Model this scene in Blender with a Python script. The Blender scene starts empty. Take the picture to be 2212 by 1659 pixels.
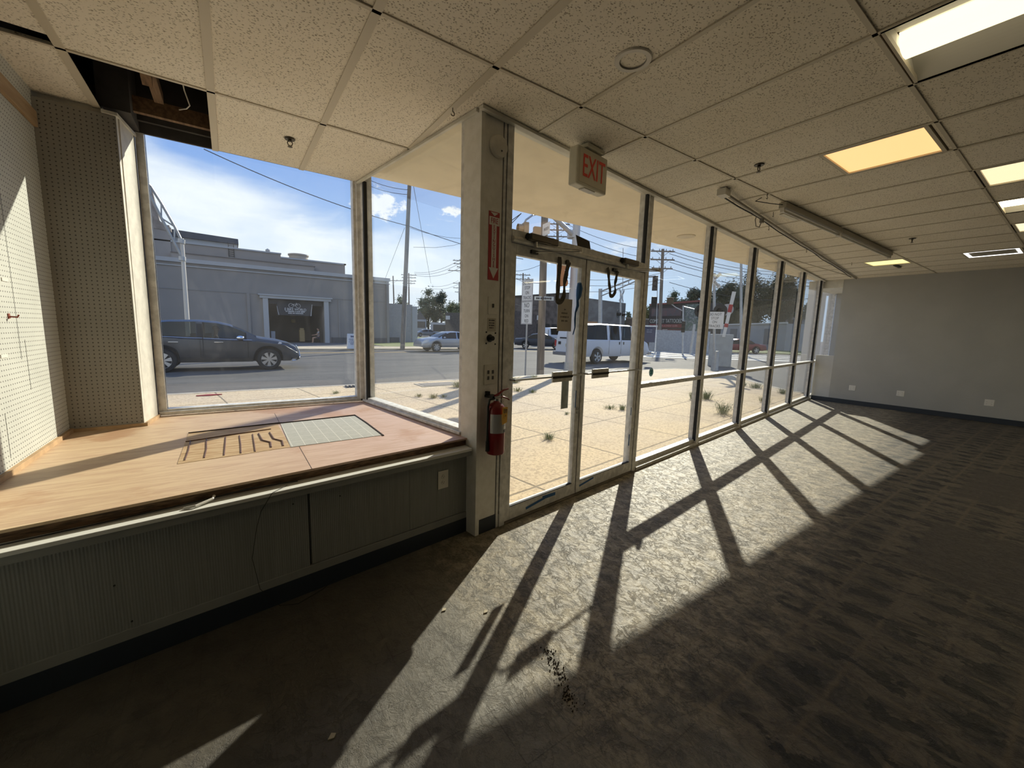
import bpy, bmesh, math, random
from mathutils import Vector, Matrix
random.seed(7)
C = bpy.context.scene
COL = C.collection
V = Vector
PI = math.pi
R = math.radians

# ------------------------------------------------------------------ camera
FPX = 871.7; YAW, PITCH, ROLL = R(35.009), R(-7.53), R(1.61)
CAMP = V((0, 0, 1.44))
_F = V((math.sin(YAW)*math.cos(PITCH), math.cos(YAW)*math.cos(PITCH), math.sin(PITCH)))
_R = V((math.cos(YAW), -math.sin(YAW), 0)); _U = _R.cross(_F)
_R2 = _R*math.cos(ROLL) + _U*math.sin(ROLL); _U2 = _U*math.cos(ROLL) - _R*math.sin(ROLL)
cam = bpy.data.cameras.new('camera'); cam.sensor_width = 36; cam.lens = FPX/2212*36; cam.clip_end = 2000; cam.clip_start = 0.05
camo = bpy.data.objects.new('camera', cam); COL.objects.link(camo)
camo.matrix_world = Matrix(((_R2.x, _U2.x, -_F.x, CAMP.x), (_R2.y, _U2.y, -_F.y, CAMP.y), (_R2.z, _U2.z, -_F.z, CAMP.z), (0, 0, 0, 1)))
C.camera = camo

# ------------------------------------------------------------------ exposure
C.view_settings.view_transform = 'Standard'; C.view_settings.look = 'None'
C.view_settings.gamma = 1.0; C.view_settings.use_curve_mapping = False
C.view_settings.exposure = 0.36

# ------------------------------------------------------------------ sky and sun
SUN_EL = R(28.4); SUN_H = V((0.809, 0.588, 0)).normalized()
SUN_DIR = V((SUN_H.x*math.cos(SUN_EL), SUN_H.y*math.cos(SUN_EL), math.sin(SUN_EL)))
sl = bpy.data.lights.new('sun', 'SUN'); sl.energy = 5.6; sl.angle = R(0.6); sl.color = (1.0, 0.895, 0.715)
so = bpy.data.objects.new('sun', sl); COL.objects.link(so)
so.rotation_euler = SUN_DIR.to_track_quat('Z', 'Y').to_euler(); so.location = (20, 15, 20)

class NT:
    def __init__(s, tree): s.t = tree; s.n = tree.nodes; s.l = tree.links
    def new(s, typ, **kw):
        n = s.n.new(typ)
        for k, v in kw.items(): setattr(n, k, v)
        return n
    def link(s, a, b): s.l.new(a, b)
    def math(s, op, a, b=None, c=None, clamp=False):
        n = s.n.new('ShaderNodeMath'); n.operation = op; n.use_clamp = clamp
        for i, x in enumerate((a, b, c)):
            if x is None: continue
            if isinstance(x, (int, float)): n.inputs[i].default_value = x
            else: s.l.new(x, n.inputs[i])
        return n.outputs[0]
    def mix(s, fac, a, b):
        n = s.n.new('ShaderNodeMix'); n.data_type = 'RGBA'
        for sock, x in ((n.inputs[0], fac), (n.inputs[6], a), (n.inputs[7], b)):
            if isinstance(x, (int, float)): sock.default_value = x
            elif isinstance(x, (tuple, list)): sock.default_value = tuple(x)+(1,) if len(x) == 3 else x
            else: s.l.new(x, sock)
        return n.outputs[2]
    def noise(s, vec, scale, detail=4, rough=.55, dist=0):
        n = s.n.new('ShaderNodeTexNoise'); n.inputs['Scale'].default_value = scale
        n.inputs['Detail'].default_value = detail; n.inputs['Roughness'].default_value = rough
        n.inputs['Distortion'].default_value = dist
        if vec is not None: s.l.new(vec, n.inputs['Vector'])
        return n.outputs[0]
    def ramp(s, x, lo, hi):
        n = s.n.new('ShaderNodeMapRange'); n.inputs[1].default_value = lo; n.inputs[2].default_value = hi
        n.interpolation_type = 'SMOOTHSTEP'
        s.l.new(x, n.inputs[0]); return n.outputs[0]
    def mapping(s, vec, scale=(1, 1, 1), loc=(0, 0, 0), rot=(0, 0, 0)):
        n = s.n.new('ShaderNodeMapping'); n.inputs['Scale'].default_value = scale
        n.inputs['Location'].default_value = loc; n.inputs['Rotation'].default_value = rot
        s.l.new(vec, n.inputs[0]); return n.outputs[0]

W = bpy.data.worlds.new('world'); C.world = W; W.use_nodes = True
w = NT(W.node_tree); w.n.clear()
geo = w.new('ShaderNodeTexCoord')
dirv = geo.outputs['Generated']
sep = w.new('ShaderNodeSeparateXYZ'); w.link(dirv, sep.inputs[0])
el = w.math('ARCSINE', sep.outputs[2])
az = w.math('ARCTAN2', sep.outputs[0], sep.outputs[1])
g = w.ramp(el, 0.0, 0.46)
base = w.mix(g, (0.52, 0.71, 0.93), (0.13, 0.29, 0.72))
# big cloud bank: its upper edge falls as the azimuth swings towards the sun
thr = w.math('MULTIPLY_ADD', az, -0.24, 0.297)
n1 = w.noise(w.mapping(dirv, (1.6, 1.6, 5.0)), 2.2, 7, .55, .4)
n2 = w.noise(w.mapping(dirv, (1, 1, 3.2), (3, 1, 2)), 5.0, 6, .55, .2)
off = w.math('MULTIPLY_ADD', n1, 0.22, -0.11)
edge = w.math('ADD', w.math('SUBTRACT', thr, el), off)
bank = w.ramp(edge, -0.02, 0.07)
tex = w.math('MULTIPLY_ADD', w.ramp(n2, .35, .65), 0.30, 0.70)
bank = w.math('MULTIPLY', bank, tex)
fade = w.math('SUBTRACT', 1.0, w.ramp(az, 0.55, 0.95))
bank = w.math('MULTIPLY', bank, fade)
col = w.mix(bank, base, (0.93, 0.95, 0.97))
# scattered small clouds
n3 = w.noise(w.mapping(dirv, (1, 1, 3.5), (7.3, 2.1, .4)), 4.3, 8, .6)
small = w.math('MULTIPLY', w.ramp(n3, .60, .70), w.ramp(el, .02, .08))
col = w.mix(w.math('MULTIPLY', small, .8), col, (0.92, 0.93, 0.95))
n5 = w.noise(w.mapping(dirv, (1, 1, 1.6), (2, 5, 1)), 26, 6, .62)
def puff(azd, eld, wa, we):
    a = w.math('DIVIDE', w.math('SUBTRACT', az, R(azd)), R(wa)); e = w.math('DIVIDE', w.math('SUBTRACT', el, R(eld)), R(we))
    d = w.math('SQRT', w.math('ADD', w.math('MULTIPLY', a, a), w.math('MULTIPLY', e, e)))
    d = w.math('ADD', d, w.math('MULTIPLY_ADD', n5, 3.4, -1.7))
    return w.math('SUBTRACT', 1.0, w.ramp(d, .55, 1.05))
for a in ((16.6, 15.3, 3.4, 1.7), (27.2, 15.3, 2.6, .75)):
    col = w.mix(puff(*a), col, (0.95, 0.95, 0.96))
# brightness towards the sun
sd = w.new('ShaderNodeVectorMath', operation='DOT_PRODUCT'); w.link(dirv, sd.inputs[0]); sd.inputs[1].default_value = SUN_DIR
halo = w.math('POWER', w.math('MAXIMUM', sd.outputs['Value'], 0.0), 6.0)
col = w.mix(w.math('MULTIPLY', halo, .35), col, (1.0, 0.98, 0.93))
below = w.ramp(el, -0.03, 0.0)
col = w.mix(below, (0.25, 0.23, 0.20), col)
bg = w.new('ShaderNodeBackground'); w.link(col, bg.inputs[0]); bg.inputs[1].default_value = 0.95
wo = w.new('ShaderNodeOutputWorld'); w.link(bg.outputs[0], wo.inputs[0])

# ------------------------------------------------------------------ survey helpers (points measured along a sight line)
def sight(x, y): return _F*FPX + _R2*(x-1106.0) - _U2*(y-829.5)
def onZ(x, y, z): d = sight(x, y); return CAMP + d*((z-CAMP.z)/d.z)
def onY(x, y, Y): d = sight(x, y); return CAMP + d*(Y/d.y)
def onD(x, y, dist): d = sight(x, y); return CAMP + d*(dist/math.hypot(d.x, d.y))
# storefront frame: s along the glass, n outwards
A8 = R(8.174); SU = V((math.cos(A8), math.sin(A8), 0)); SN = V((-SU.y, SU.x, 0)); S0 = V((3.38, 2.62, 0)); UZ = V((0, 0, 1))
def SF(s, n, z): return S0 + SU*s + SN*n + UZ*z
def YS(x): return 2.62 + (x-3.38)*math.tan(A8)
ZC = 2.79; GR = -0.14; SW = -0.02

# ------------------------------------------------------------------ mesh helpers
class M:
    def __init__(s): s.v = []; s.f = []; s.mi = []; s.cur = 0
    def add(s, vs, fs):
        k = len(s.v); s.v += [V(p) for p in vs]; s.f += [[k+i for i in f] for f in fs]; s.mi += [s.cur]*len(fs); return s
    def par(s, o, a, b, c):
        o, a, b, c = V(o), V(a), V(b), V(c)
        p = [o, o+a, o+a+b, o+b, o+c, o+a+c, o+a+b+c, o+b+c]
        return s.add(p, [(0, 3, 2, 1), (4, 5, 6, 7), (0, 1, 5, 4), (1, 2, 6, 5), (2, 3, 7, 6), (3, 0, 4, 7)])
    def box(s, x0, x1, y0, y1, z0, z1): return s.par((x0, y0, z0), (x1-x0, 0, 0), (0, y1-y0, 0), (0, 0, z1-z0))
    def sb(s, s0, s1, n0, n1, z0, z1): return s.par(SF(s0, n0, z0), SU*(s1-s0), SN*(n1-n0), UZ*(z1-z0))
    def prism(s, poly, off):
        off = V(off); n = len(poly); p = [V(q) for q in poly]
        return s.add(p + [q+off for q in p], [list(range(n))[::-1], list(range(n, 2*n))] + [(i, (i+1) % n, n+(i+1) % n, n+i) for i in range(n)])
    def slab(s, poly, z0, z1): return s.prism([(x, y, z0) for x, y in poly], (0, 0, z1-z0))
    def cyl(s, p0, p1, r0, r1=None, n=16, caps=True):
        p0, p1 = V(p0), V(p1); r1 = r0 if r1 is None else r1
        d = (p1-p0).normalized(); a = d.orthogonal().normalized(); b = d.cross(a)
        vs = []
        for p, r in ((p0, r0), (p1, r1)):
            for i in range(n): t = 2*PI*i/n; vs.append(p + a*(r*math.cos(t)) + b*(r*math.sin(t)))
        fs = [(i, (i+1) % n, n+(i+1) % n, n+i) for i in range(n)]
        if caps: fs += [list(range(n))[::-1], list(range(n, 2*n))]
        return s.add(vs, fs)
    def tube(s, pts, r, n=8):
        pts = [V(p) for p in pts]; vs = []; prev = None
        for k, p in enumerate(pts):
            d = (pts[min(k+1, len(pts)-1)]-pts[max(k-1, 0)])
            d = d.normalized() if d.length > 1e-9 else V((0, 0, 1))
            a = d.orthogonal().normalized() if prev is None else (prev - d*prev.dot(d)).normalized()
            prev = a; b = d.cross(a); rr = r[k] if isinstance(r, (list, tuple)) else r
            for i in range(n): t = 2*PI*i/n; vs.append(p + a*(rr*math.cos(t)) + b*(rr*math.sin(t)))
        fs = []
        for k in range(len(pts)-1):
            for i in range(n): fs.append((k*n+i, k*n+(i+1) % n, (k+1)*n+(i+1) % n, (k+1)*n+i))
        fs += [list(range(n))[::-1], [(len(pts)-1)*n+i for i in range(n)]]
        return s.add(vs, fs)
    def lathe(s, c, axis, prof, n=24, caps=True):
        c = V(c); d = V(axis).normalized(); a = d.orthogonal().normalized(); b = d.cross(a); vs = []
        for r, h in prof:
            for i in range(n): t = 2*PI*i/n; vs.append(c + d*h + a*(r*math.cos(t)) + b*(r*math.sin(t)))
        fs = []
        for k in range(len(prof)-1):
            for i in range(n): fs.append((k*n+i, k*n+(i+1) % n, (k+1)*n+(i+1) % n, (k+1)*n+i))
        if caps: fs += [list(range(n))[::-1], [(len(prof)-1)*n+i for i in range(n)]]
        return s.add(vs, fs)
    def ball(s, c, r, n=12, m=8):
        rx, ry, rz = (r, r, r) if isinstance(r, (int, float)) else r
        c = V(c); vs = []; fs = []
        for j in range(m+1):
            ph = PI*j/m
            for i in range(n): t = 2*PI*i/n; vs.append(c + V((rx*math.sin(ph)*math.cos(t), ry*math.sin(ph)*math.sin(t), rz*math.cos(ph))))
        for j in range(m):
            for i in range(n): fs.append((j*n+i, (j+1)*n+i, (j+1)*n+(i+1) % n, j*n+(i+1) % n))
        return s.add(vs, fs)
    def quad(s, a, b, c, d): return s.add([a, b, c, d], [(0, 1, 2, 3)])
    def build(s, name, mats, parent=None, bevel=0, smooth=False, weld=False, local=False):
        me = bpy.data.meshes.new(name)
        vs = s.v; base = V((0, 0, 0))
        if not local and parent is not None:
            inv = wmat(parent).inverted(); vs = [inv @ p for p in vs]
        elif parent is None and vs and not local:
            xs = [p.x for p in vs]; ys = [p.y for p in vs]; zs = [p.z for p in vs]
            base = V(((min(xs)+max(xs))/2, (min(ys)+max(ys))/2, min(zs))); vs = [p-base for p in vs]
        me.from_pydata([tuple(p) for p in vs], [], s.f)
        mats = mats if isinstance(mats, (list, tuple)) else [mats]
        for mt in mats: me.materials.append(mt)
        me.polygons.foreach_set('material_index', s.mi)
        bm = bmesh.new(); bm.from_mesh(me)
        if weld: bmesh.ops.remove_doubles(bm, verts=bm.verts, dist=1e-4)
        bmesh.ops.recalc_face_normals(bm, faces=bm.faces); bm.to_mesh(me); bm.free()
        if smooth:
            me.polygons.foreach_set('use_smooth', [True]*len(me.polygons))
            try: me.set_sharp_from_angle(angle=R(35))
            except Exception: pass
        o = bpy.data.objects.new(name, me); COL.objects.link(o); o.location = base
        if parent is not None: o.parent = parent; o.location = (0, 0, 0)
        if bevel:
            b = o.modifiers.new('bevel', 'BEVEL'); b.width = bevel; b.segments = 2; b.limit_method = 'ANGLE'
        return o
def wmat(o):
    m = Matrix.Translation(o.location) @ o.rotation_euler.to_matrix().to_4x4()
    return m if o.parent is None else wmat(o.parent) @ m
def tag(o, label=None, cat=None, group=None, kind=None):
    if label: o['label'] = label
    if cat: o['category'] = cat
    if group: o['group'] = group
    if kind: o['kind'] = kind
    return o
def thing(name, loc, label=None, cat=None, group=None, kind=None, rz=0):
    o = bpy.data.objects.new(name, None); COL.objects.link(o); o.location = loc; o.rotation_euler = (0, 0, rz)
    o.empty_display_size = .1
    return tag(o, label, cat, group, kind)
def copy_tree(o, parent=None):
    c = o.copy(); COL.objects.link(c)
    if parent is not None: c.parent = parent
    for ch in o.children: copy_tree(ch, c)
    return c
def text(body, size, origin, xd, nd, mat, parent=None, name='lettering', align='CENTER', depth=.0015, sx=1.0, up=None, spacing=1.0, lines=1.0):
    cu = bpy.data.curves.new(name, 'FONT'); cu.body = body; cu.size = size; cu.align_x = align; cu.align_y = 'CENTER'
    cu.extrude = depth; cu.resolution_u = 3; cu.space_character = spacing; cu.space_line = lines
    to = bpy.data.objects.new('tmp', cu); me = bpy.data.meshes.new_from_object(to)
    bpy.data.objects.remove(to); bpy.data.curves.remove(cu)
    xd = V(xd).normalized(); nd = V(nd).normalized(); up = nd.cross(xd).normalized() if up is None else V(up)
    mt = Matrix((( xd.x*sx, up.x, nd.x, origin[0]), (xd.y*sx, up.y, nd.y, origin[1]), (xd.z*sx, up.z, nd.z, origin[2]), (0, 0, 0, 1)))
    if parent is not None: mt = wmat(parent).inverted() @ mt
    me.transform(mt); me.materials.clear(); me.materials.append(mat)
    o = bpy.data.objects.new(name, me); COL.objects.link(o)
    if parent is not None: o.parent = parent
    return o

def printed(c, xd, nd, rows, mat_, parent, up=None, seed=3):
    # rows of illegible small print: (width, offset up, height)
    rnd = random.Random(seed); xd = V(xd).normalized(); nd = V(nd).normalized(); up = V(up) if up is not None else nd.cross(xd).normalized(); c = V(c); m = M()
    for w_, z_, h_ in rows:
        x = -w_/2
        while x < w_/2-h_*.5:
            l = min(rnd.uniform(.5, .9)*h_, w_/2-x); k = rnd.uniform(.75, 1.0)
            m.par(c+xd*x+up*(z_-h_*k/2), xd*l, up*h_*k, nd*.0006)
            if rnd.random() < .5: m.par(c+xd*(x+l*.1)+up*(z_-h_*.12), xd*l*1.5, up*h_*.24, nd*.0006)
            x += l+h_*(.18 if rnd.random() < .82 else .7)
    return m.build('printed_lines', mat_, parent)
# ------------------------------------------------------------------ materials
MATS = {}
def mat(name, color, rough=.6, metal=0, var=0, vscale=6, bump=0, bscale=80, color2=None, emit=None, estr=1, spec=None, alpha=None, stretch=(1, 1, 1)):
    if name in MATS: return MATS[name]
    m = bpy.data.materials.new(name); m.use_nodes = True; t = NT(m.node_tree)
    p = t.n['Principled BSDF']; p.inputs['Roughness'].default_value = rough; p.inputs['Metallic'].default_value = metal
    if spec is not None: p.inputs['Specular IOR Level'].default_value = spec
    p.inputs['Base Color'].default_value = (*color, 1)
    tc = t.new('ShaderNodeTexCoord').outputs['Object'] if (var or bump or color2) else None
    if tc is not None and stretch != (1, 1, 1): tc = t.mapping(tc, stretch)
    if var or color2:
        n = t.noise(tc, vscale, 5); c2 = color2 or tuple(c*(1-var) for c in color)
        c1 = color if color2 else tuple(min(1, c*(1+var)) for c in color)
        t.link(t.mix(t.ramp(n, .35, .65), c1, c2), p.inputs['Base Color'])
    if bump:
        b = t.new('ShaderNodeBump'); b.inputs['Strength'].default_value = bump; b.inputs['Distance'].default_value = .01
        t.link(t.noise(tc, bscale, 4), b.inputs['Height']); t.link(b.outputs[0], p.inputs['Normal'])
    if emit: p.inputs['Emission Color'].default_value = (*emit, 1); p.inputs['Emission Strength'].default_value = estr
    MATS[name] = m; return m
def newmat(name):
    m = bpy.data.materials.new(name); m.use_nodes = True; MATS[name] = m; t = NT(m.node_tree)
    return m, t, t.n['Principled BSDF'], t.new('ShaderNodeTexCoord').outputs['Object']
def world_pos(t): return t.new('ShaderNodeNewGeometry').outputs['Position']
def bumpto(t, p, h, strength=.5, dist=.01):
    b = t.new('ShaderNodeBump'); b.inputs['Strength'].default_value = strength; b.inputs['Distance'].default_value = dist
    t.link(h, b.inputs['Height']); t.link(b.outputs[0], p.inputs['Normal'])

# ceiling tile: fissured mineral fibre
mc, t, p, tc = newmat('ceiling_tile'); wp = world_pos(t)
n = t.noise(wp, 70, 3, .65); n_b = t.noise(wp, 1.2, 3)
vor = t.new('ShaderNodeTexVoronoi'); vor.inputs['Scale'].default_value = 75; vor.inputs['Randomness'].default_value = 1
t.link(t.mapping(wp, (1, 1.35, 1)), vor.inputs['Vector'])
pits = t.math('MULTIPLY', t.ramp(n, .46, .54), t.math('SUBTRACT', 1.0, t.ramp(vor.outputs[0], .26, .42)))
big = t.math('SUBTRACT', 1.0, t.ramp(t.noise(t.mapping(wp, (1, 1, 1), (5, 3, 0)), 21, 3, .55, .6), .24, .27))
basec = t.mix(t.ramp(n_b, .3, .7), (0.90, 0.84, 0.715), (0.84, 0.775, 0.64))
t.link(t.mix(t.math('MULTIPLY', pits, .8), t.mix(t.math('MULTIPLY', big, .45), basec, (.30, .24, .16)), (.30, .245, .17)), p.inputs['Base Color'])
p.inputs['Roughness'].default_value = .95
bumpto(t, p, t.math('SUBTRACT', 1.0, pits), .6, .004)

# floor: worn grey tile by the door and tile-adhesive pattern elsewhere
mf, t, p, tc = newmat('worn_floor'); wp = world_pos(t)
sp = t.new('ShaderNodeSeparateXYZ'); t.link(wp, sp.inputs[0]); X, Yy = sp.outputs[0], sp.outputs[1]
T = .2286
def cellc(x, off=0): return t.math('FRACT', t.math('ADD', t.math('DIVIDE', x, T), 100.0+off))
nl = t.noise(wp, 9, 6, .62, .5); nf = t.noise(wp, 38, 5, .65); nb = t.noise(wp, .8, 4); nm = t.noise(t.mapping(wp, (1.6, 1.0, 1)), 4.5, 6, .65, 1.2); nq = t.noise(t.mapping(wp, (1.9, 1.0, 1), (4, 2, 0)), 6.5, 5, .60, .5)
jx = t.math('ADD', X, t.math('MULTIPLY_ADD', nl, .10, -.05)); jy = t.math('ADD', Yy, t.math('MULTIPLY_ADD', nl, .10, -.05))
cx = t.math('ABSOLUTE', t.math('SUBTRACT', cellc(jx, -1.43/T), .5)); cy = t.math('ABSOLUTE', t.math('SUBTRACT', cellc(jy, .08), .5))
ell = t.math('SQRT', t.math('ADD', t.math('POWER', t.math('MULTIPLY', cx, 2.1), 2.0), t.math('POWER', t.math('MULTIPLY', cy, 1.2), 2.0)))
dab = t.math('SUBTRACT', 1.0, t.ramp(t.math('ADD', ell, t.math('MULTIPLY_ADD', nq, 3.0, -1.5)), .30, .38))
tx = t.math('ABSOLUTE', t.math('SUBTRACT', cellc(X, -1.43/T), .5)); ty = t.math('ABSOLUTE', t.math('SUBTRACT', cellc(Yy, .02), .5))
seam = t.math('MAXIMUM', t.ramp(tx, .484, .495), t.ramp(ty, .484, .495))
seamw = t.math('MAXIMUM', t.ramp(tx, .42, .49), t.ramp(ty, .42, .49))
adh = t.mix(t.ramp(nm, .40, .60), (.135, .116, .088), (.060, .056, .048))
adh = t.mix(t.math('MULTIPLY', t.math('MULTIPLY', seamw, t.ramp(nm, .42, .55)), .45), adh, (.22, .17, .11))
adh = t.mix(t.math('MULTIPLY', dab, .92), adh, (.025, .025, .024))
adh = t.mix(t.math('MULTIPLY', t.ramp(nf, .55, .7), .35), adh, (.24, .22, .18))
tile = t.mix(t.ramp(nb, .3, .7), (.25, .235, .20), (.17, .16, .135))
tile = t.mix(t.math('MULTIPLY', t.ramp(nm, .5, .66), .5), tile, (.08, .072, .06))
tile = t.mix(t.math('MULTIPLY', t.ramp(nf, .50, .66), .45), tile, (.30, .275, .23))
tile = t.mix(t.math('MULTIPLY', t.math('MULTIPLY', seam, t.ramp(nl, .38, .56)), .55), tile, (.07, .06, .05))
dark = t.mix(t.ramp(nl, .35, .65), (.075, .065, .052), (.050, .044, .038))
# by the glass: pale residue, brighter and glossier
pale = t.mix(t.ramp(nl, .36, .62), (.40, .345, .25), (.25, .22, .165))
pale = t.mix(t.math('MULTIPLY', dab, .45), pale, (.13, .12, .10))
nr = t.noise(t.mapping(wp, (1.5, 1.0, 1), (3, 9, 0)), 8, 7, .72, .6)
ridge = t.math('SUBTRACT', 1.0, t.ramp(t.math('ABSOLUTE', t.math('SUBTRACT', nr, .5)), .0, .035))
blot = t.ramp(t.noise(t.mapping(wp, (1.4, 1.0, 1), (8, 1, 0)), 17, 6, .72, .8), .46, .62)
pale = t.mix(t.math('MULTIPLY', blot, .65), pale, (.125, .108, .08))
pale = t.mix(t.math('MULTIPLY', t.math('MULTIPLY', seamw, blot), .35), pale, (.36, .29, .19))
pale = t.mix(t.math('MULTIPLY', t.math('MULTIPLY', ridge, t.ramp(nl, .42, .58)), .55), pale, (.07, .06, .045))
pale = t.mix(t.math('MULTIPLY', t.math('MULTIPLY', seam, t.ramp(nm, .45, .55)), .35), pale, (.12, .10, .07))
pale = t.mix(t.math('MULTIPLY', t.math('SUBTRACT', 1.0, t.ramp(nf, .30, .40)), .6), pale, (.13, .11, .09))
pale = t.mix(t.math('MULTIPLY', t.math('SUBTRACT', 1.0, t.ramp(t.math('ABSOLUTE', t.math('SUBTRACT', t.noise(wp, 5, 5, .6, .8), .5)), .0, .012)), .7), pale, (.09, .08, .06))
bx_ = t.ramp(t.math('ADD', X, t.math('MULTIPLY_ADD', nl, .08, -.04)), 1.40, 1.45)
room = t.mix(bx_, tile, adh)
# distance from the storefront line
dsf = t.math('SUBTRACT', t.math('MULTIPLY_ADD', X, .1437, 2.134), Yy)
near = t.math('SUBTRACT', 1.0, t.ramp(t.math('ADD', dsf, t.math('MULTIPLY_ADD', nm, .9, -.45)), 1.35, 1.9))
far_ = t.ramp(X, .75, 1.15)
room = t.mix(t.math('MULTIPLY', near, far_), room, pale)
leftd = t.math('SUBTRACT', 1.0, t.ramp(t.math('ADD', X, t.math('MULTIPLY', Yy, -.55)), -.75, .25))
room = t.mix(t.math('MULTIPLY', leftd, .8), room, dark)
# bare dark rectangles
def rectmask(x0, x1, y0, y1):
    a = t.math('MULTIPLY', t.ramp(jx, x0-.02, x0+.02), t.math('SUBTRACT', 1.0, t.ramp(jx, x1-.02, x1+.02)))
    b = t.math('MULTIPLY', t.ramp(jy, y0-.02, y0+.02), t.math('SUBTRACT', 1.0, t.ramp(jy, y1-.02, y1+.02)))
    return t.math('MULTIPLY', a, b)
for rc in ((3.5, 4.65, -.35, .56), (5.6, 7.0, -.4, .6)):
    room = t.mix(t.math('MULTIPLY', rectmask(*rc), .85), room, (.075, .066, .056))
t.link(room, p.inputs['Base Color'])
p.inputs['Specular IOR Level'].default_value = .35
rr = t.math('MULTIPLY_ADD', nf, .45, .34); t.link(rr, p.inputs['Roughness'])
bumpto(t, p, t.math('ADD', t.math('MULTIPLY', nf, .5), t.math('ADD', t.math('MULTIPLY', nl, .8), t.math('MULTIPLY', ridge, -.22))), .75, .009)

# pegboard
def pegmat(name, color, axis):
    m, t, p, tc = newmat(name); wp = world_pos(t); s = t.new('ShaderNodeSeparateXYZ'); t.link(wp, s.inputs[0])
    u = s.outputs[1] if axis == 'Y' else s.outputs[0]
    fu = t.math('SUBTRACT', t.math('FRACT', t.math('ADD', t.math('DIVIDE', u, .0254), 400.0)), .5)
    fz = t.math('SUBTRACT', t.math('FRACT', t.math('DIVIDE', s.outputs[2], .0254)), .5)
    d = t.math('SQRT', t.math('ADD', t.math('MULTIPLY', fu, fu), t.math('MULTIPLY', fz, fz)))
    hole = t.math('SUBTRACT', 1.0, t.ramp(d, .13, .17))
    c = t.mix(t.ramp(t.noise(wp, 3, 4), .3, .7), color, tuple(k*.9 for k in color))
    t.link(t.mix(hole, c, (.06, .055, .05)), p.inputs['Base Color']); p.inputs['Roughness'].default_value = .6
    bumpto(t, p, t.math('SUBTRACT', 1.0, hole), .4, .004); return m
peg_y = pegmat('pegboard_side', (.58, .59, .54), 'Y'); peg_x = pegmat('pegboard_pier_shaded', (.30, .29, .26), 'X')  # pier board coloured darker to stand for its shade away from the window

# glass with a film of dust
def schlick(t):
    lw = t.new('ShaderNodeLayerWeight'); lw.inputs['Blend'].default_value = .5
    return t.math('MULTIPLY_ADD', t.math('POWER', lw.outputs['Facing'], 5.0), .92, .035)
def glassmat(name, dust=.05, tint=(.93, .96, .97)):
    m, t, p, tc = newmat(name); t.n.remove(p); wp = world_pos(t)
    tr = t.new('ShaderNodeBsdfTransparent'); tr.inputs[0].default_value = (*tint, 1)
    gl = t.new('ShaderNodeBsdfGlossy'); gl.inputs['Roughness'].default_value = 0.0
    m1 = t.new('ShaderNodeMixShader'); t.link(schlick(t), m1.inputs[0]); t.link(tr.outputs[0], m1.inputs[1]); t.link(gl.outputs[0], m1.inputs[2])
    df = t.new('ShaderNodeBsdfTranslucent'); df.inputs[0].default_value = (.75, .75, .75, 1)
    a = t.ramp(t.noise(t.mapping(wp, (1, 1, .5)), 2.6, 8, .75, 2.0), .45, .75)
    b = t.ramp(t.noise(wp, 45, 2, .5), .70, .78)
    f = t.math('ADD', t.math('MULTIPLY_ADD', a, dust*.8, dust*.55), t.math('MULTIPLY', b, dust*1.2))
    m2 = t.new('ShaderNodeMixShader'); t.link(f, m2.inputs[0]); t.link(m1.outputs[0], m2.inputs[1]); t.link(df.outputs[0], m2.inputs[2])
    t.link(m2.outputs[0], t.n['Material Output'].inputs[0]); return m
glass = glassmat('window_glass', .020)
def carglass():
    m, t, p, tc = newmat('car_glass'); p.inputs['Base Color'].default_value = (.02, .025, .03, 1); p.inputs['Roughness'].default_value = .05; return m
carglass = carglass()

# pavement
ms, t, p, tc = newmat('sidewalk_concrete'); wp = world_pos(t)
s_ = t.new('ShaderNodeSeparateXYZ'); t.link(wp, s_.inputs[0])
ag = t.noise(wp, 30, 4, .75); bl = t.noise(wp, .7, 5); st = t.noise(wp, 3.5, 5, .6, .5)
c = t.mix(t.ramp(bl, .3, .7), (.72, .55, .32), (.62, .485, .32))
c = t.mix(t.math('MULTIPLY', t.ramp(ag, .47, .58), .75), c, (.40, .29, .175))
c = t.mix(t.math('MULTIPLY', t.ramp(st, .62, .75), .4), c, (.30, .25, .19))
def joint(x, per, off, wd):
    q = t.math('ABSOLUTE', t.math('SUBTRACT', t.math('FRACT', t.math('ADD', t.math('DIVIDE', t.math('ADD', x, off), per), 50.0)), .5))
    return t.ramp(q, .5-wd*1.6/per, .5-wd*.7/per)
su = t.math('ADD', t.math('MULTIPLY', s_.outputs[0], SU.x), t.math('MULTIPLY', s_.outputs[1], SU.y))
sv = t.math('ADD', t.math('MULTIPLY', s_.outputs[0], SN.x), t.math('MULTIPLY', s_.outputs[1], SN.y))
wob = t.math('MULTIPLY_ADD', st, .03, -.015)
jn = t.math('MAXIMUM', joint(t.math('ADD', su, wob), 1.52, .35, .012), joint(t.math('ADD', sv, wob), 1.30, .1, .012))
c = t.mix(t.math('MULTIPLY', jn, .75), c, (.13, .10, .06)); t.link(c, p.inputs['Base Color']); p.inputs['Roughness'].default_value = .85
bumpto(t, p, t.math('SUBTRACT', ag, jn), .5, .01)
asphalt, t, p, tc = newmat('asphalt'); wp = world_pos(t)
c = t.mix(t.ramp(t.noise(t.mapping(wp, (.25, 1.2, 1)), 1.0, 5, .6), .3, .7), (.135, .128, .116), (.095, .091, .085))
c = t.mix(t.math('MULTIPLY', t.ramp(t.noise(wp, 30, 3, .7), .5, .65), .35), c, (.22, .21, .19))
crk = t.math('SUBTRACT', 1.0, t.ramp(t.math('ABSOLUTE', t.math('SUBTRACT', t.noise(wp, .45, 6, .6, .5), .5)), 0, .006))
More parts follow.
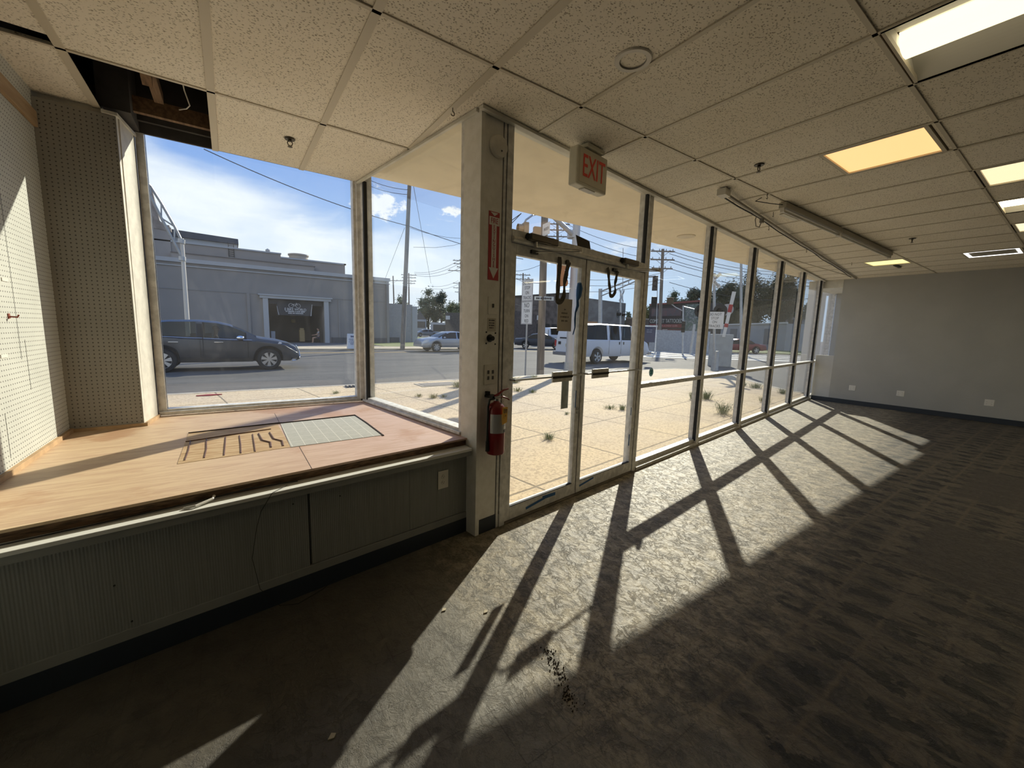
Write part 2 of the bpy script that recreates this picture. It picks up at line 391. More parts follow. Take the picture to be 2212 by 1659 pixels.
t.link(t.mix(t.math('MULTIPLY', crk, .6), c, (.05, .05, .05)), p.inputs['Base Color']); p.inputs['Roughness'].default_value = .8; p.inputs['Specular IOR Level'].default_value = .15
farwalk = mat('far_sidewalk', (.52, .43, .30), .85, var=.12, vscale=2, bump=.2)
grass_m = mat('grass', (.10, .15, .035), .9, color2=(.20, .21, .06), vscale=9, bump=.4, bscale=30)
gravel_m = mat('track_ballast', (.34, .32, .29), .9, var=.35, vscale=20, bump=.5, bscale=40)
yellow_p = mat('yellow_paint', (.60, .38, .10), .7); white_p = mat('white_paint', (.75, .74, .70), .6, var=.1)
alum = mat('aged_aluminium', (.60, .58, .53), .42, .35, var=.12, vscale=25, bump=.1)
alum_d = mat('frame_beige', (.70, .69, .66), .5, .0, var=.15, vscale=18, bump=.1)
gasket = mat('black_gasket', (.012, .012, .012), .7)
grey_wall = mat('grey_wall_paint', (.42, .42, .40), .75, var=.03, vscale=2, bump=.15, bscale=60)
cream = mat('cream_paint', (.68, .65, .57), .55, var=.08, vscale=12, bump=.12, bscale=60)
cream_d = mat('column_paint', (.82, .80, .74), .5, color2=(.74, .72, .65), vscale=14, bump=.15)
base_m = mat('navy_rubber_base', (.022, .030, .042), .5)
plenum = mat('plenum_dark', (.025, .022, .02), .9, var=.3); lumber = mat('raw_lumber', (.22, .13, .065), .8, color2=(.12, .07, .035), vscale=3, stretch=(14, 1, 14))
panel_g = mat('cabinet_grey_panel', (.25, .255, .24), .6, var=.06, vscale=5); white_trim = mat('white_trim', (.68, .66, .58), .55, var=.08)
white_pl = mat('white_plastic', (.66, .63, .56), .4); white_br = mat('bright_white_plastic', (.78, .76, .70), .4)
slot = mat('outlet_slot', (.08, .075, .07), .6)
black_m = mat('black_metal', (.02, .02, .02), .45, .3); steel = mat('steel', (.45, .45, .44), .3, .9); brass = mat('sprinkler_bronze', (.09, .075, .05), .4, .7)
red = mat('extinguisher_red', (.20, .010, .012), .3); sgn_red = mat('sign_red', (.42, .02, .025), .45); sgn_white = mat('sign_white', (.74, .71, .66), .5)
tag_y = mat('yellow_tag', (.62, .34, .03), .6); silver_l = mat('silver_label', (.42, .42, .42), .35, .4)
soffit = mat('cream_stucco', (.86, .76, .58), .9, var=.04, vscale=3, bump=.15, bscale=120)
blue_tape = mat('blue_tape', (.03, .12, .30), .6); paper = mat('tan_paper', (.55, .50, .42), .8); ink = mat('ink', (.05, .05, .06), .7)

# ------------------------------------------------------------------ room shell
m = M(); m.slab([(-1.05, -5.2), (13.6, -5.2), (13.6, YS(13.6)+.12), (1.30, YS(1.30)+.12), (1.05, 4.27), (-1.05, 4.27)], -.20, 0)
tag(m.build('floor', mf), kind='structure')
RX = 11.45; LX = -.90; W1Y = 4.17
def w2x(y): return 1.349 - (y-2.33)*math.tan(A8)
def clip(poly, a, b, c):           # keep a*x+b*y<=c
    out = []
    for i in range(len(poly)):
        p, q = poly[i], poly[(i+1) % len(poly)]
        dp, dq = a*p[0]+b*p[1]-c, a*q[0]+b*q[1]-c
        if dp <= 0: out.append(p)
        if dp*dq < 0: k = dp/(dp-dq); out.append((p[0]+(q[0]-p[0])*k, p[1]+(q[1]-p[1])*k))
    return out
tn = math.tan(A8)
XL = [-.015+.61*k for k in range(-2, 20)]; YL = [3.165+1.219*j for j in range(-7, 2)]
LIGHTS = dict(A=(3.645, .76, 1.345), B=(4.865, .10, .71), C=(7.305, .10, .71), D=(9.135, 1.955, 2.51), E=(9.135, .745, 1.335), T=(2.425, -.49, .71))
FILL_TROFFERS = [(6.695, -2.92, -1.72), (10.355, -2.92, -1.72), (8.525, -2.92, -1.72), (6.085, -.49, .71)]  # troffers added as fill light for the interior
def in_light(x, y):
    for lx, y0, y1 in list(LIGHTS.values())+FILL_TROFFERS:
        if lx < x < lx+.61 and y0 < y < y1: return True
    return False
def pieces(poly):
    a = clip(poly, 1, 0, RX); a = clip(a, -1, 0, -LX); r = []
    lo = clip(a, -tn, 1, 2.62-3.38*tn-.0) if a else []
    if lo: r.append(lo)
    up = clip(a, tn, -1, -(2.62-3.38*tn)) if a else []
    up = clip(up, 0, 1, W1Y) if up else []
    up = clip(up, 1, tn, 1.335+2.33*tn) if up else []
    if up: r.append(up)
    return r
mt_ = M(); mg = M()
for i in range(len(XL)-1):
    x0, x1 = XL[i], XL[i+1]
    for j in range(len(YL)-1):
        ys = sorted({YL[j], YL[j+1]} | {y for lx, a, b in list(LIGHTS.values())+FILL_TROFFERS if abs(lx-x0) < .03 for y in (a, b) if YL[j]+.02 < y < YL[j+1]-.02})
        for k in range(len(ys)-1):
            y0, y1 = ys[k], ys[k+1]; cx_, cy_ = (x0+x1)/2, (y0+y1)/2
            if in_light(cx_, cy_): continue
            if i == 1 and j == 7: continue                        # the missing tile
            yy0 = y0
            dz = random.uniform(0, .0025)
            tile_ = [(x0+.004, y0+.004), (x1-.004, y0+.004), (x1-.004, y1-.004), (x0+.004, y1-.004)]
            if i == 0 and j == 6: tile_ = [(x0, y0), (x1-.004, y0), (x1-.004, 3.07), (x0, 3.045)]
            for q in pieces(tile_):
                if len(q) > 2: mt_.slab(q, ZC+.002+dz, ZC+.018+dz)
def bar(x0, x1, y0, y1, z0=ZC-.004):
    for q in pieces([(x0, y0), (x1, y0), (x1, y1), (x0, y1)]):
        if len(q) > 2: mg.slab(q, z0, ZC+.0018)
for x in XL:
    wd = .02 if x < 1.3 else .012
    yb = sorted(YL)
    for j in range(len(yb)-1):
        cy_ = (yb[j]+yb[j+1])/2
        bar(x-wd, x+wd, yb[j], yb[j+1])
for y in YL: bar(-1, 13, y-.010, y+.010)
ceil = tag(mt_.build('ceiling', mc), kind='structure')
gridm, t, p, tc = newmat('ceiling_grid_metal'); p.inputs['Base Color'].default_value = (.62, .56, .44, 1); p.inputs['Roughness'].default_value = .5
tag(mg.build('trim_1', gridm), 'off-white metal grid bars between ceiling tiles', kind='structure')
# dark seams: shadow gaps beside the grid bars are the real 4 mm gaps left round each tile
# plenum over the missing tile
m = M(); m.box(-1.1, 13.6, -5.3, 4.28, 3.45, 3.6); tag(m.build('wall_plenum_deck', plenum), kind='structure')
m = M()
m.box(-.90, 1.2, 3.20, 3.245, 2.90, 3.04); m.box(-.34, -.29, 3.245, 3.9, 2.93, 3.00); m.par((-.36, 3.25, 2.98), (.05, 0, 0), (.0, .30, -.10), (0, 0, .12))
m.box(-.9, 1.2, 3.95, 3.99, 2.86, 2.96)
tag(m.build('trim_2', lumber), 'rough lumber framing seen through missing ceiling tile', kind='structure')
m = M(); m.box(-1.02, 1.09, 4.166, 4.186, 2.797, 3.45); m.box(-.5, 1.0, 4.10, 4.13, 2.86, 2.90); m.box(-.62, -.46, 3.84, 4.16, 2.80, 3.4)
tag(m.build('wall_window_header', mat('dark_header', (.06, .055, .05), .8, var=.2)), kind='structure')
m = M(); m.tube([(-.16, 3.30, 2.92), (-.15, 3.42, 2.86), (-.13, 3.47, 2.80), (-.15, 3.53, 2.80), (-.19, 3.55, 2.79)], .0035)
tag(m.build('loose_wire', white_pl), 'thin white wire dangling in dark hole of missing ceiling tile', 'wire')

# left side pegboard wall, pier and the rest of the shell
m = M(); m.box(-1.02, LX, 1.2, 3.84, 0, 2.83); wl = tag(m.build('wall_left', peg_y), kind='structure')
m = M(); m.box(-1.02, LX-.005, -5.2, 4.2, 2.83, 3.45); tag(m.build('wall_plenum_side', plenum), kind='structure')
for y_, z0_, z1_ in ((3.20, 1.22, 2.06), (3.27, 1.05, 1.32), (2.93, .76, .98)): m = M(); m.box(LX-.002, LX+.0008, y_-.0015, y_+.0015, z0_, z1_); m.build('panel_joint', slot, wl)
m = M(); m.box(-1.02, LX, -5.2, 1.2, 0, 2.83); tag(m.build('wall_left_rear', grey_wall), kind='structure')
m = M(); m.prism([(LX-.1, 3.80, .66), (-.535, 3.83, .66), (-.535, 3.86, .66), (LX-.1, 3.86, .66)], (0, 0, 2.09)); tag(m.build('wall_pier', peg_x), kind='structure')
m = M(); m.prism([(-1.0, 3.86, .0), (-.60, 3.86, .0), (-.56, 4.26, .0), (-1.0, 4.26, .0)], (0, 0, 2.80)); tag(m.build('wall_pier_core', cream), kind='structure')
m = M(); m.prism([(-.535, 3.835, .68), (-.490, 4.14, .68), (-.52, 4.145, .68), (-.565, 3.84, .68)], (0, 0, 2.09))
m.prism([(-.53, 3.87, .68), (-.5235, 3.91, .68), (-.54, 3.91, .68), (-.545, 3.87, .68)], (0.006, 0, 2.08)); tag(m.build('trim_3', cream), 'grooved cream casing between pegboard pier and window', kind='structure')
m = M(); m.prism([(-.60, 3.815, 2.755), (-.525, 3.82, 2.755), (-.478, 4.15, 2.755), (-.50, 4.16, 2.755), (-.55, 3.845, 2.755), (-.60, 3.84, 2.755)], (0, 0, .02)); tag(m.build('trim_4', white_trim), 'angle moulding on top of pegboard pier', kind='structure')
m = M(); m.box(LX, LX+.02, 2.2, 3.80, 2.575, 2.665)
tag(m.build('trim_5', mat('pale_lumber', (.42, .30, .18), .75, color2=(.33, .22, .12), vscale=3, stretch=(14, 1, 14)), bevel=.003), 'raw wood strip high on the pegboard wall', kind='structure')
m = M(); m.box(-1.02, RX+.15, -5.3, -5.2, 0, 3.45); tag(m.build('wall_back', grey_wall), kind='structure')
m = M(); m.box(RX, RX+.12, -5.2, 3.41, 0, 3.45); tag(m.build('wall_right', grey_wall), kind='structure')
m = M(); m.box(RX, RX+.12, 3.41, YS(RX)-.02, 0, 1.07); hw = tag(m.build('wall_alcove', mat('pale_half_wall', (.55, .55, .53), .7, var=.03)), kind='structure')
m = M(); m.box(RX-.005, 13.5, 3.41, YS(13.5)-.0, 2.62, 2.80); tag(m.build('wall_bulkhead', white_trim), kind='structure')
m = M(); m.box(RX+.12, 13.5, 3.30, 3.41, 0, 2.8); m.box(12.9, 13.02, 3.41, YS(13)-.05, 0, 2.62); tag(m.build('wall_alcove_side', grey_wall), kind='structure')
m = M(); m.box(RX-.012, RX, -5.2, 3.42, 0, .10); m.box(RX-.014, RX, 3.42, YS(RX)-.03, .0, .10); tag(m.build('baseboard_right', base_m), kind='structure')
# ceiling edge angle along the storefront
m = M(); m.sb(-2.08, 8.1, -.045, -.008, ZC-.022, ZC-.002); m.sb(-2.08, 9.6, -.006, .07, ZC-.0, ZC+.11)
m.par((1.335, 2.345, ZC-.022), (-.02, -.003, 0), (-SU.y*1.84, SU.x*1.84, 0), (0, 0, .02))
tag(m.build('trim_6', white_trim), 'pale ceiling edge angle above the storefront glass', kind='structure')

# ------------------------------------------------------------------ display window bay (window_1 faces the street, window_2 returns to the column)
def frame_rect(m, o, ud, nd, u0, u1, z0, z1, fw, d0, d1, top=None):
    o, ud, nd = V(o), V(ud), V(nd); top = fw if top is None else top
    def b(a0, a1, c0, c1): m.par(o+ud*a0+nd*d0+UZ*c0, ud*(a1-a0), nd*(d1-d0), UZ*(c1-c0))
    b(u0, u0+fw, z0, z1); b(u1-fw, u1, z0, z1); b(u0+fw, u1-fw, z0, z0+fw*.9)
    if top: b(u0+fw, u1-fw, z1-top, z1)
w1 = thing('window_1', (.27, 4.2, .68), 'large street window of the display bay', kind='structure')
m = M(); frame_rect(m, (0, 4.17, 0), (1, 0, 0), (0, 1, 0), -.490, 1.075, .695, 2.98, .05, 0, .09)
m.box(-.49, 1.075, 4.145, 4.17, .695, .725); m.build('window_frame', alum_d, w1, bevel=.004)
m = M(); m.box(-.505, -.49, 4.13, 4.17, .695, 2.78); m.box(-.443, -.437, 4.205, 4.215, .74, 2.85); m.build('gasket', gasket, w1)
m = M(); m.box(-.445, -.438, 4.18, 4.205, .74, 2.85); m.build('bright_bead', mat('polished_bead', (.7, .7, .68), .2, .8), w1)
m = M(); m.box(-.445, 1.03, 4.215, 4.221, .735, 2.94); m.build('glass', glass, w1)
BD = V((-SU.y, SU.x, 0)); BN = V((SU.x, SU.y, 0)); P2 = V((1.345, 2.50, 0)); L2 = 1.66
w2 = thing('window_2', (1.2, 3.3, .68), 'narrow return window between bay corner and column', kind='structure')
m = M(); frame_rect(m, P2, BD, BN, 0, L2, .695, 2.92, .045, -.02, .07)
m.par(P2-BN*.045+UZ*.695, BD*L2, BN*.03, UZ*.022); m.build('window_frame', alum_d, w2, bevel=.004)
m = M(); m.par(P2+BD*(L2-.075)+BN*-.022+UZ*.70, BD*.03, BN*.03, UZ*2.08); m.build('gasket', gasket, w2)
m = M(); m.par(P2+BN*.02+UZ*.735, BD*L2, BN*.006, UZ*2.1); m.build('glass', glass, w2)
m = M(); m.par(V((1.052, 4.145, .695)), (.05, .0, 0), (-.012, .085, 0), (0, 0, 2.1)); tag(m.build('trim_7', alum_d, bevel=.004), 'corner post where the two bay windows meet', kind='structure')

# display platform
FL = lambda x: 2.232 + (x-.0)*.1437         # front face line of the cabinet
m = M(); pf = thing('display_platform', (.2, 3.2, 0), 'low built-in display platform with raw plywood top and grey panel front', 'platform')
front = [(-.90, FL(-.90)), (1.325, FL(1.325))]
ply, t, p, tc = newmat('plywood_top'); wp = world_pos(t)
gr = t.noise(t.mapping(wp, (1.1, 9, 1), rot=(0, 0, -.14)), 2.6, 8, .68, 1.4); blo = t.noise(wp, 2.2, 5, .6, .3)
spx = t.new('ShaderNodeSeparateXYZ'); t.link(wp, spx.inputs[0])
c = t.mix(t.ramp(spx.outputs[0], -.3, .9), (.66, .49, .31), (.62, .44, .37))
c = t.mix(t.math('MULTIPLY', t.ramp(gr, .40, .64), .60), c, (.47, .29, .19))
c = t.mix(t.math('MULTIPLY', t.ramp(blo, .54, .68), .6), c, (.42, .215, .11))
t.link(c, p.inputs['Base Color']); p.inputs['Roughness'].default_value = .55
side_ply = mat('plywood_edge', (.22, .13, .07), .8, color2=(.08, .05, .03), vscale=20, stretch=(1, 1, 8))
m.slab([(LX, FL(LX)-.0), (1.345, FL(1.345)-.0), (1.335, 2.50), (1.09, 4.17), (-.50, 4.17), (-.535, 3.84), (LX, 3.82)], .676, .688); m.build('plywood_top', ply, pf)
m = M(); m.slab([(LX, FL(LX)+.012), (1.345, FL(1.345)+.012), (1.345, FL(1.345)+.05), (LX, FL(LX)+.05)], .636, .676); m.build('subframe_edge', side_ply, pf)
m = M(); m.slab([(LX, FL(LX)-.085), (1.32, FL(1.32)-.085), (1.32, FL(1.32)+.03), (LX, FL(LX)+.03)], .618, .636); m.build('ledge', mat('ledge_white', (.72, .72, .68), .5), pf, bevel=.003)
m = M(); m.slab([(LX, FL(LX)-.075), (1.32, FL(1.32)-.075), (1.32, FL(1.32)+.0), (LX, FL(LX)+.0)], .585, .618); m.build('ledge_skirt', panel_g, pf)
# ribbed grey front in three panels
rib, t, p, tc = newmat('ribbed_grey_panel'); wp = world_pos(t); sx_ = t.new('ShaderNodeSeparateXYZ'); t.link(wp, sx_.inputs[0])
wv = t.math('SINE', t.math('MULTIPLY', sx_.outputs[0], 620.0)); nn = t.noise(t.mapping(wp, (60, 60, 1.5)), 2, 3)
t.link(t.mix(t.ramp(t.math('ADD', t.math('MULTIPLY', wv, .12), nn), .35, .65), (.27, .275, .26), (.225, .23, .215)), p.inputs['Base Color'])
p.inputs['Roughness'].default_value = .6; bumpto(t, p, t.math('ADD', t.math('MULTIPLY', wv, .5), nn), .35, .003)
def fp(x0, x1, z0, z1, d0, d1, mt, nm, **kw):
    m = M(); m.slab([(x0, FL(x0)+d0), (x1, FL(x1)+d0), (x1, FL(x1)+d1), (x0, FL(x0)+d1)], z0, z1); return m.build(nm, mt, pf, **kw)
fp(LX, .295, .135, .586, .0, .02, rib, 'front_panel'); fp(.305, .885, .155, .575, .0, .02, rib, 'front_panel'); fp(.30, 1.345, .12, .588, .012, .03, panel_g, 'backing_panel'); fp(.887, 1.345, .155, .588, .0, .02, rib, 'front_panel')
fp(LX, 1.345, .10, .15, -.004, .02, panel_g, 'bottom_rail', bevel=.004); fp(LX, 1.345, 0, .105, -.006, .004, base_m, 'toe_base'); fp(LX, 1.345, .0, .60, .03, .06, plenum, 'core')
# timber beads on the platform against the pegboard
m = M(); m.box(LX, LX+.018, FL(LX), 3.82, .688, .715); m.prism([(LX, 3.80, .688), (-.515, 3.815, .688), (-.512, 3.835, .688), (LX, 3.82, .688)], (0, 0, .022)); m.prism([(-.515, 3.815, .688), (-.478, 4.14, .688), (-.495, 4.14, .688), (-.533, 3.83, .688)], (0, 0, .022))
m.build('quarter_round', mat('bare_pine', (.50, .33, .18), .7, var=.15, vscale=10), pf)
# patches let into the top
zt = .688
old = mat('old_plywood', (.58, .42, .24), .7, color2=(.42, .26, .12), vscale=4, stretch=(2, 14, 1))
m = M(); m.prism([(-.262, 2.70, zt), (.275, 2.755, zt), (.265, 3.47, zt), (-.262, 3.42, zt)], (0, 0, .002)); bp = m.build('bare_patch', old, pf)
m = M()
for k, x in enumerate((-.235, -.15, -.06, .02, .09)):
    m.tube([(x, 2.75, zt+.003), (x+.003, 2.95, zt+.004), (x+random.uniform(-.01, .01), 3.2, zt+.003)], .0035, 5)
for x in (.15, .215): m.tube([(x+.025, 2.80, zt+.003), (x+.03, 2.92, zt+.004), (x-.01, 3.0, zt+.004), (x-.02, 3.2, zt+.003)], .005, 5)
m.tube([(-.26, 3.18, zt+.003), (-.05, 3.24, zt+.004), (.1, 3.27, zt+.004), (.21, 3.30, zt+.003)], .005, 5)
m.build('adhesive_bead', mat('brown_adhesive', (.13, .06, .035), .5), pf)
gtile, t, p, tc = newmat('grey_tile_patch'); wp = world_pos(t); q = t.new('ShaderNodeSeparateXYZ'); t.link(wp, q.inputs[0])
fx = t.math('ABSOLUTE', t.math('SUBTRACT', t.math('FRACT', t.math('ADD', t.math('MULTIPLY', q.outputs[0], 14.0), 20.0)), .5)); fy = t.math('ABSOLUTE', t.math('SUBTRACT', t.math('FRACT', t.math('MULTIPLY', q.outputs[1], 8.0)), .5))
ln = t.math('MAXIMUM', t.ramp(fx, .46, .49), t.math('MULTIPLY', t.ramp(fy, .47, .49), .5))
t.link(t.mix(ln, t.mix(t.noise(wp, 60, 3), (.36, .36, .33), (.50, .50, .46)), (.66, .65, .60)), p.inputs['Base Color']); p.inputs['Roughness'].default_value = .8
m = M(); m.prism([(.275, 2.75, zt), (.835, 2.765, zt), (.84, 3.49, zt), (.285, 3.455, zt)], (0, 0, .003)); m.build('tile_patch', gtile, pf)
m = M(); m.tube([(-.262, 3.43, zt+.002), (.27, 3.48, zt+.003), (.30, 3.47, zt+.003), (.84, 3.51, zt+.003), (.848, 3.2, zt+.002), (.845, 2.75, zt+.001)], .007, 5); m.build('cut_edge', mat('dark_cut', (.04, .025, .02), .8), pf)
m = M(); m.box(.32, .3225, FL(.32), 2.75, zt-.001, zt+.0008); m.build('sheet_joint', mat('dark_cut', (.04, .025, .02), .8), pf); m = M(); m.box(.28, .2825, 3.5, 3.9, zt-.001, zt+.0008); m.build('sheet_joint', mat('dark_cut', (0, 0, 0)), pf)
for x, z in ((-.44, .36), (.225, .52), (-.40, .18), (.46, .50), (.36, .13)): m = M(); m.cyl((x, FL(x)-.002, z), (x, FL(x)+.004, z), .004, n=8); m.build('nail_hole', black_m, pf)

def outlet(center, xd, nd, w_, h_, label, horiz=False, gangs=1, mt=white_pl, group=None):
    xd, nd, c = V(xd), V(nd), V(center); o = thing('wall_outlet', c, label, 'outlet', group)
    m = M(); m.par(c-xd*w_/2-UZ*h_/2, xd*w_, UZ*h_, nd*.006); m.build('cover_plate', mt, o, bevel=.002)
    for gk in range(gangs):
        cx0 = (gk-(gangs-1)/2)*w_/gangs if gangs > 1 else 0
        for dz in (-.02, .02):
            m = M(); cc = c+xd*cx0+UZ*dz
            m.lathe(cc, nd, [(.0155, .004), (.0155, .0085), (.014, .009)], 14); rcp = m.build('receptacle', mt, o)
            m = M()
            for a in (-.006, .006): m.par(cc+xd*(a-.001)+nd*.0085-UZ*.001, xd*.002, UZ*.008, nd*.0012)
            m.cyl(cc+nd*.0085-UZ*.007, cc+nd*.0097-UZ*.007, .0024, n=8); m.build('slot', slot, rcp)
    return o
nrm = V((-.1422, .990, 0))*-1
outlet((1.13, FL(1.13)-.001, .435), SU, -SN, .08, .125, 'white electrical outlet on the grey platform front beside the column')
for (y, z), lb in zip(((2.996, .375), (2.193, .364), (.98, .366)), ('leftmost of three white outlets low on the far grey wall, nearest the storefront glass', 'middle of three white outlets low on the far grey wall', 'rightmost of three white outlets low on the far grey wall')):
    outlet((RX, y, z), (0, -1, 0), (-1, 0, 0), .118, .115, lb, gangs=2, mt=white_br, group='outlets on the far wall')

# cables on the ledge
m = M(); m.tube([(-.9, FL(-.9)-.06, .641), (-.7, FL(-.7)-.03, .645), (-.45, FL(-.45)-.015, .642), (-.15, FL(-.15)-.01, .645), (.05, FL(.05)-.012, .655), (.25, FL(.25)-.01, .642)], .0035, 6)
tag(m.build('black_cable', black_m), 'thin black cable lying along the platform ledge', 'cable')
m = M(); m.tube([(.20, FL(.20)-.03, .639), (.13, FL(.13)-.09, .638), (.08, FL(.08)-.09, .56), (.06, FL(.06)-.02, .45), (.035, FL(.03)-.014, .30), (.06, FL(.06)-.02, .13), (.14, FL(.14)-.05, .02), (.22, FL(.22)-.07, .004), (.35, FL(.35)-.03, .004), (.42, FL(.42)-.012, .03)], .0014, 5)
tag(m.build('thin_wire', black_m), 'thin dark wire hanging down the grey platform front to the floor', 'wire')
m = M(); m.tube([(-.20, FL(-.2)-.05, .641), (-.16, FL(-.16)-.06, .644), (-.10, FL(-.1)-.03, .650), (-.095, FL(-.09)-.01, .655)], .006, 6)
tag(m.build('cable_end', white_br), 'short white cable stub resting on platform ledge', 'cable')
# pegboard labels and hook
for k, (y, z, lb) in enumerate(((3.12, 1.62, 'small white price label on pegboard wall, upper of two'), (3.00, 1.25, 'small white price label on pegboard wall, lower of two'))):
    m = M(); m.box(LX, LX+.003, y-.035, y+.035, z-.008, z+.008); tag(m.build('price_label', white_br), lb, 'label')
m = M(); m.tube([(LX, 3.11, 1.44), (LX+.03, 3.11, 1.438), (LX+.035, 3.11, 1.45)], .004, 6); m.box(LX, LX+.004, 3.10, 3.12, 1.43, 1.455)
tag(m.build('peg_hook', mat('rusty_hook', (.30, .08, .05), .6)), 'small reddish peg hook on left pegboard wall', 'hook')

# ------------------------------------------------------------------ column
pc = thing('wall_column', SF(-1.93, .06, 0), 'boxed cream column between display bay and doors', kind='structure')
m = M(); m.sb(-2.05, -1.87, 0, .17, 0, ZC); m.build('column_box', cream_d, pc, bevel=.003)
m = M(); m.sb(-2.062, -2.028, -.012, .17, 0, ZC-.002); m.build('corner_bead', cream_d, pc, bevel=.003)
m = M(); m.sb(-1.868, -1.845, -.008, .16, 0, ZC); m.sb(-1.842, -1.79, -.016, .16, 0, ZC); m.build('door_jamb', alum_d, pc, bevel=.003)
m = M(); m.sb(-2.028, -1.87, -.006, 0, 0, .105); m.build('toe_base', base_m, pc)
m = M(); m.sb(-1.870, -1.868, -.002, 0, .1, ZC); m.sb(-1.845, -1.842, -.009, 0, .1, ZC); m.build('seam', gasket, pc)
def plate(name, s0, s1, z0, z1, mt, lb, ct, th=.004, bv=.001):
    o = thing(name, SF((s0+s1)/2, 0, z0), lb, ct); m = M(); m.sb(s0, s1, -th, 0, z0, z1); m.build('plate', mt, o, bevel=bv); return o
o = plate('switch_plate', -1.975, -1.895, 1.545, 1.66, cream_d, 'cream light switch plate on column below the red sign', 'switch'); m = M(); m.sb(-1.94, -1.93, -.012, -.004, 1.59, 1.615); m.build('toggle', slot, o)
o = plate('paper_label', -1.978, -1.902, 1.43, 1.52, mat('aged_label', (.56, .52, .44), .8), 'small aged printed label on column below switch plate', 'label', .001, 0); printed(SF(-1.94, -.0012, 1.475), SU, -SN, [(.05, .030, .009), (.045, .012, .008), (.05, -.004, .008), (.04, -.020, .008)], ink, o)
o = plate('outlet_plate', -2.0, -1.89, 1.07, 1.205, cream, 'cream double outlet plate on column above the extinguisher', 'outlet', .006)
for s_1 in (-1.965, -1.925):
    for z in (1.115, 1.155):
        m = M(); m.sb(s_1-.008, s_1+.008, -.008, -.006, z-.012, z+.012); m.build('receptacle', slot, o)
o = thing('lock_box', SF(-1.95, 0, 1.38), 'black knob of a removed keypad with screw holes on column', 'knob')
m = M(); m.lathe(SF(-1.955, 0, 1.385), -SN, [(.026, 0), (.026, .006), (.016, .012), (.016, .035), (.012, .04)], 18); m.build('knob', black_m, o, smooth=True)
for a, z in ((-1.985, 1.425), (-1.905, 1.42), (-1.985, 1.35), (-1.905, 1.345)): m = M(); m.cyl(SF(a, -.0025, z), SF(a, .0, z), .006, n=8); m.build('screw_hole', black_m, o)
o = thing('smoke_detector', SF(-1.925, 0, 2.60), 'round white smoke detector high on the column', 'smoke detector')
m = M(); m.lathe(SF(-1.925, 0, 2.605), -SN, [(.068, 0), (.070, .012), (.066, .016), (.064, .03), (.055, .036)], 32); m.build('housing', cream, o, smooth=True)
m = M(); m.lathe(SF(-1.915, -.036, 2.575), -SN, [(.006, 0), (.005, .003)], 12); m.build('test_button', slot, o)
# sign
o = thing('extinguisher_sign', SF(-1.936, 0, 1.77), 'red and white FIRE EXTINGUISHER arrow sign on column', 'sign')
m = M(); m.sb(-1.983, -1.892, -.003, 0, 1.77, 2.205); m.build('panel', sgn_red, o)
def spoly(pts, n0, n1, mt, nm, par): m = M(); m.prism([SF(a, n0, b) for a, b in pts], SN*(n1-n0)); return m.build(nm, mt, par)
cs = -1.9375
spoly([(cs-.042, 2.172), (cs+.042, 2.172), (cs+.042, 2.12), (cs-.042, 2.12)], -.0045, -.003, sgn_white, 'header_band', o)
spoly([(cs-.020, 2.12), (cs+.020, 2.12), (cs+.020, 1.85), (cs+.040, 1.85), (cs, 1.78), (cs-.040, 1.85), (cs-.020, 1.85)], -.0045, -.003, sgn_white, 'arrow', o)
spoly([(cs-.032, 2.20), (cs+.032, 2.20), (cs, 2.178)], -.0045, -.003, sgn_white, 'notch', o)
text('FIRE', .048, SF(cs, -.005, 2.146), SU, -SN, sgn_red, o, depth=.0006, sx=.72)
text('E\nX\nT\nI\nN\nG\nU\nI\nS\nH\nE\nR', .029, SF(cs, -.005, 1.985), SU, -SN, sgn_red, o, depth=.0006, lines=.79)
# extinguisher
ex = thing('fire_extinguisher', SF(-1.955, -.085, .60), 'red fire extinguisher with yellow tag hung on the column', 'fire extinguisher')
ec = lambda z: SF(-1.955, -.085, z)
m = M(); m.lathe(ec(0), UZ, [(.045, .600), (.058, .605), (.062, .615), (.062, .90), (.058, .925), (.045, .945), (.022, .958), (.018, .965), (.018, .975)], 32); m.build('cylinder', red, ex, smooth=True)
def arcsheet(c0, r, a0, a1, z0, z1, n=14):
    m = M(); ps = [V(c0)+SU*(r*math.cos(a0+(a1-a0)*i/n))+SN*(r*math.sin(a0+(a1-a0)*i/n)) for i in range(n+1)]
    for i in range(n): m.quad(ps[i]+UZ*z0, ps[i+1]+UZ*z0, ps[i+1]+UZ*z1, ps[i]+UZ*z1)
    return m
arcsheet(ec(0), .0632, R(-168), R(-20), .755, .885).build('label_wrap', silver_l, ex, smooth=True)
arcsheet(ec(0), .0636, R(-75), R(-25), .757, .777).build('label_band', black_m, ex)
arcsheet(ec(0), .0638, R(-80), R(-25), .78, .80).build('label_text_band', sgn_white, ex)
m = M(); m.lathe(ec(0), UZ, [(.016, .965), (.020, .972), (.020, .985), (.014, .99), (.014, 1.00)], 16); m.sb(-1.975, -1.93, -.10, -.07, .985, 1.0); m.build('valve', steel, ex, smooth=False, bevel=.002)
m = M(); m.tube([ec(1.0)+SU*-.015, ec(1.012)+SU*.02, ec(1.035)+SU*.06, ec(1.042)+SU*.105], [.010, .009, .007, .006], 8); m.build('top_lever', red, ex, smooth=True)
m = M(); m.tube([ec(.992)+SU*.02, ec(.99)+SU*.06, ec(.975)+SU*.10, ec(.962)+SU*.118], [.006, .006, .005, .004], 8); m.build('bottom_handle', red, ex, smooth=True)
m = M(); m.tube([ec(.985)+SU*-.02, ec(.98)+SU*-.06, ec(.94)+SU*-.072, ec(.80)+SU*-.074, ec(.66)+SU*-.073], .0085, 8); m.tube([ec(.70)+SU*-.073, ec(.63)+SU*-.072], [.011, .013], 8); m.build('hose', black_m, ex, smooth=True)
m = M()
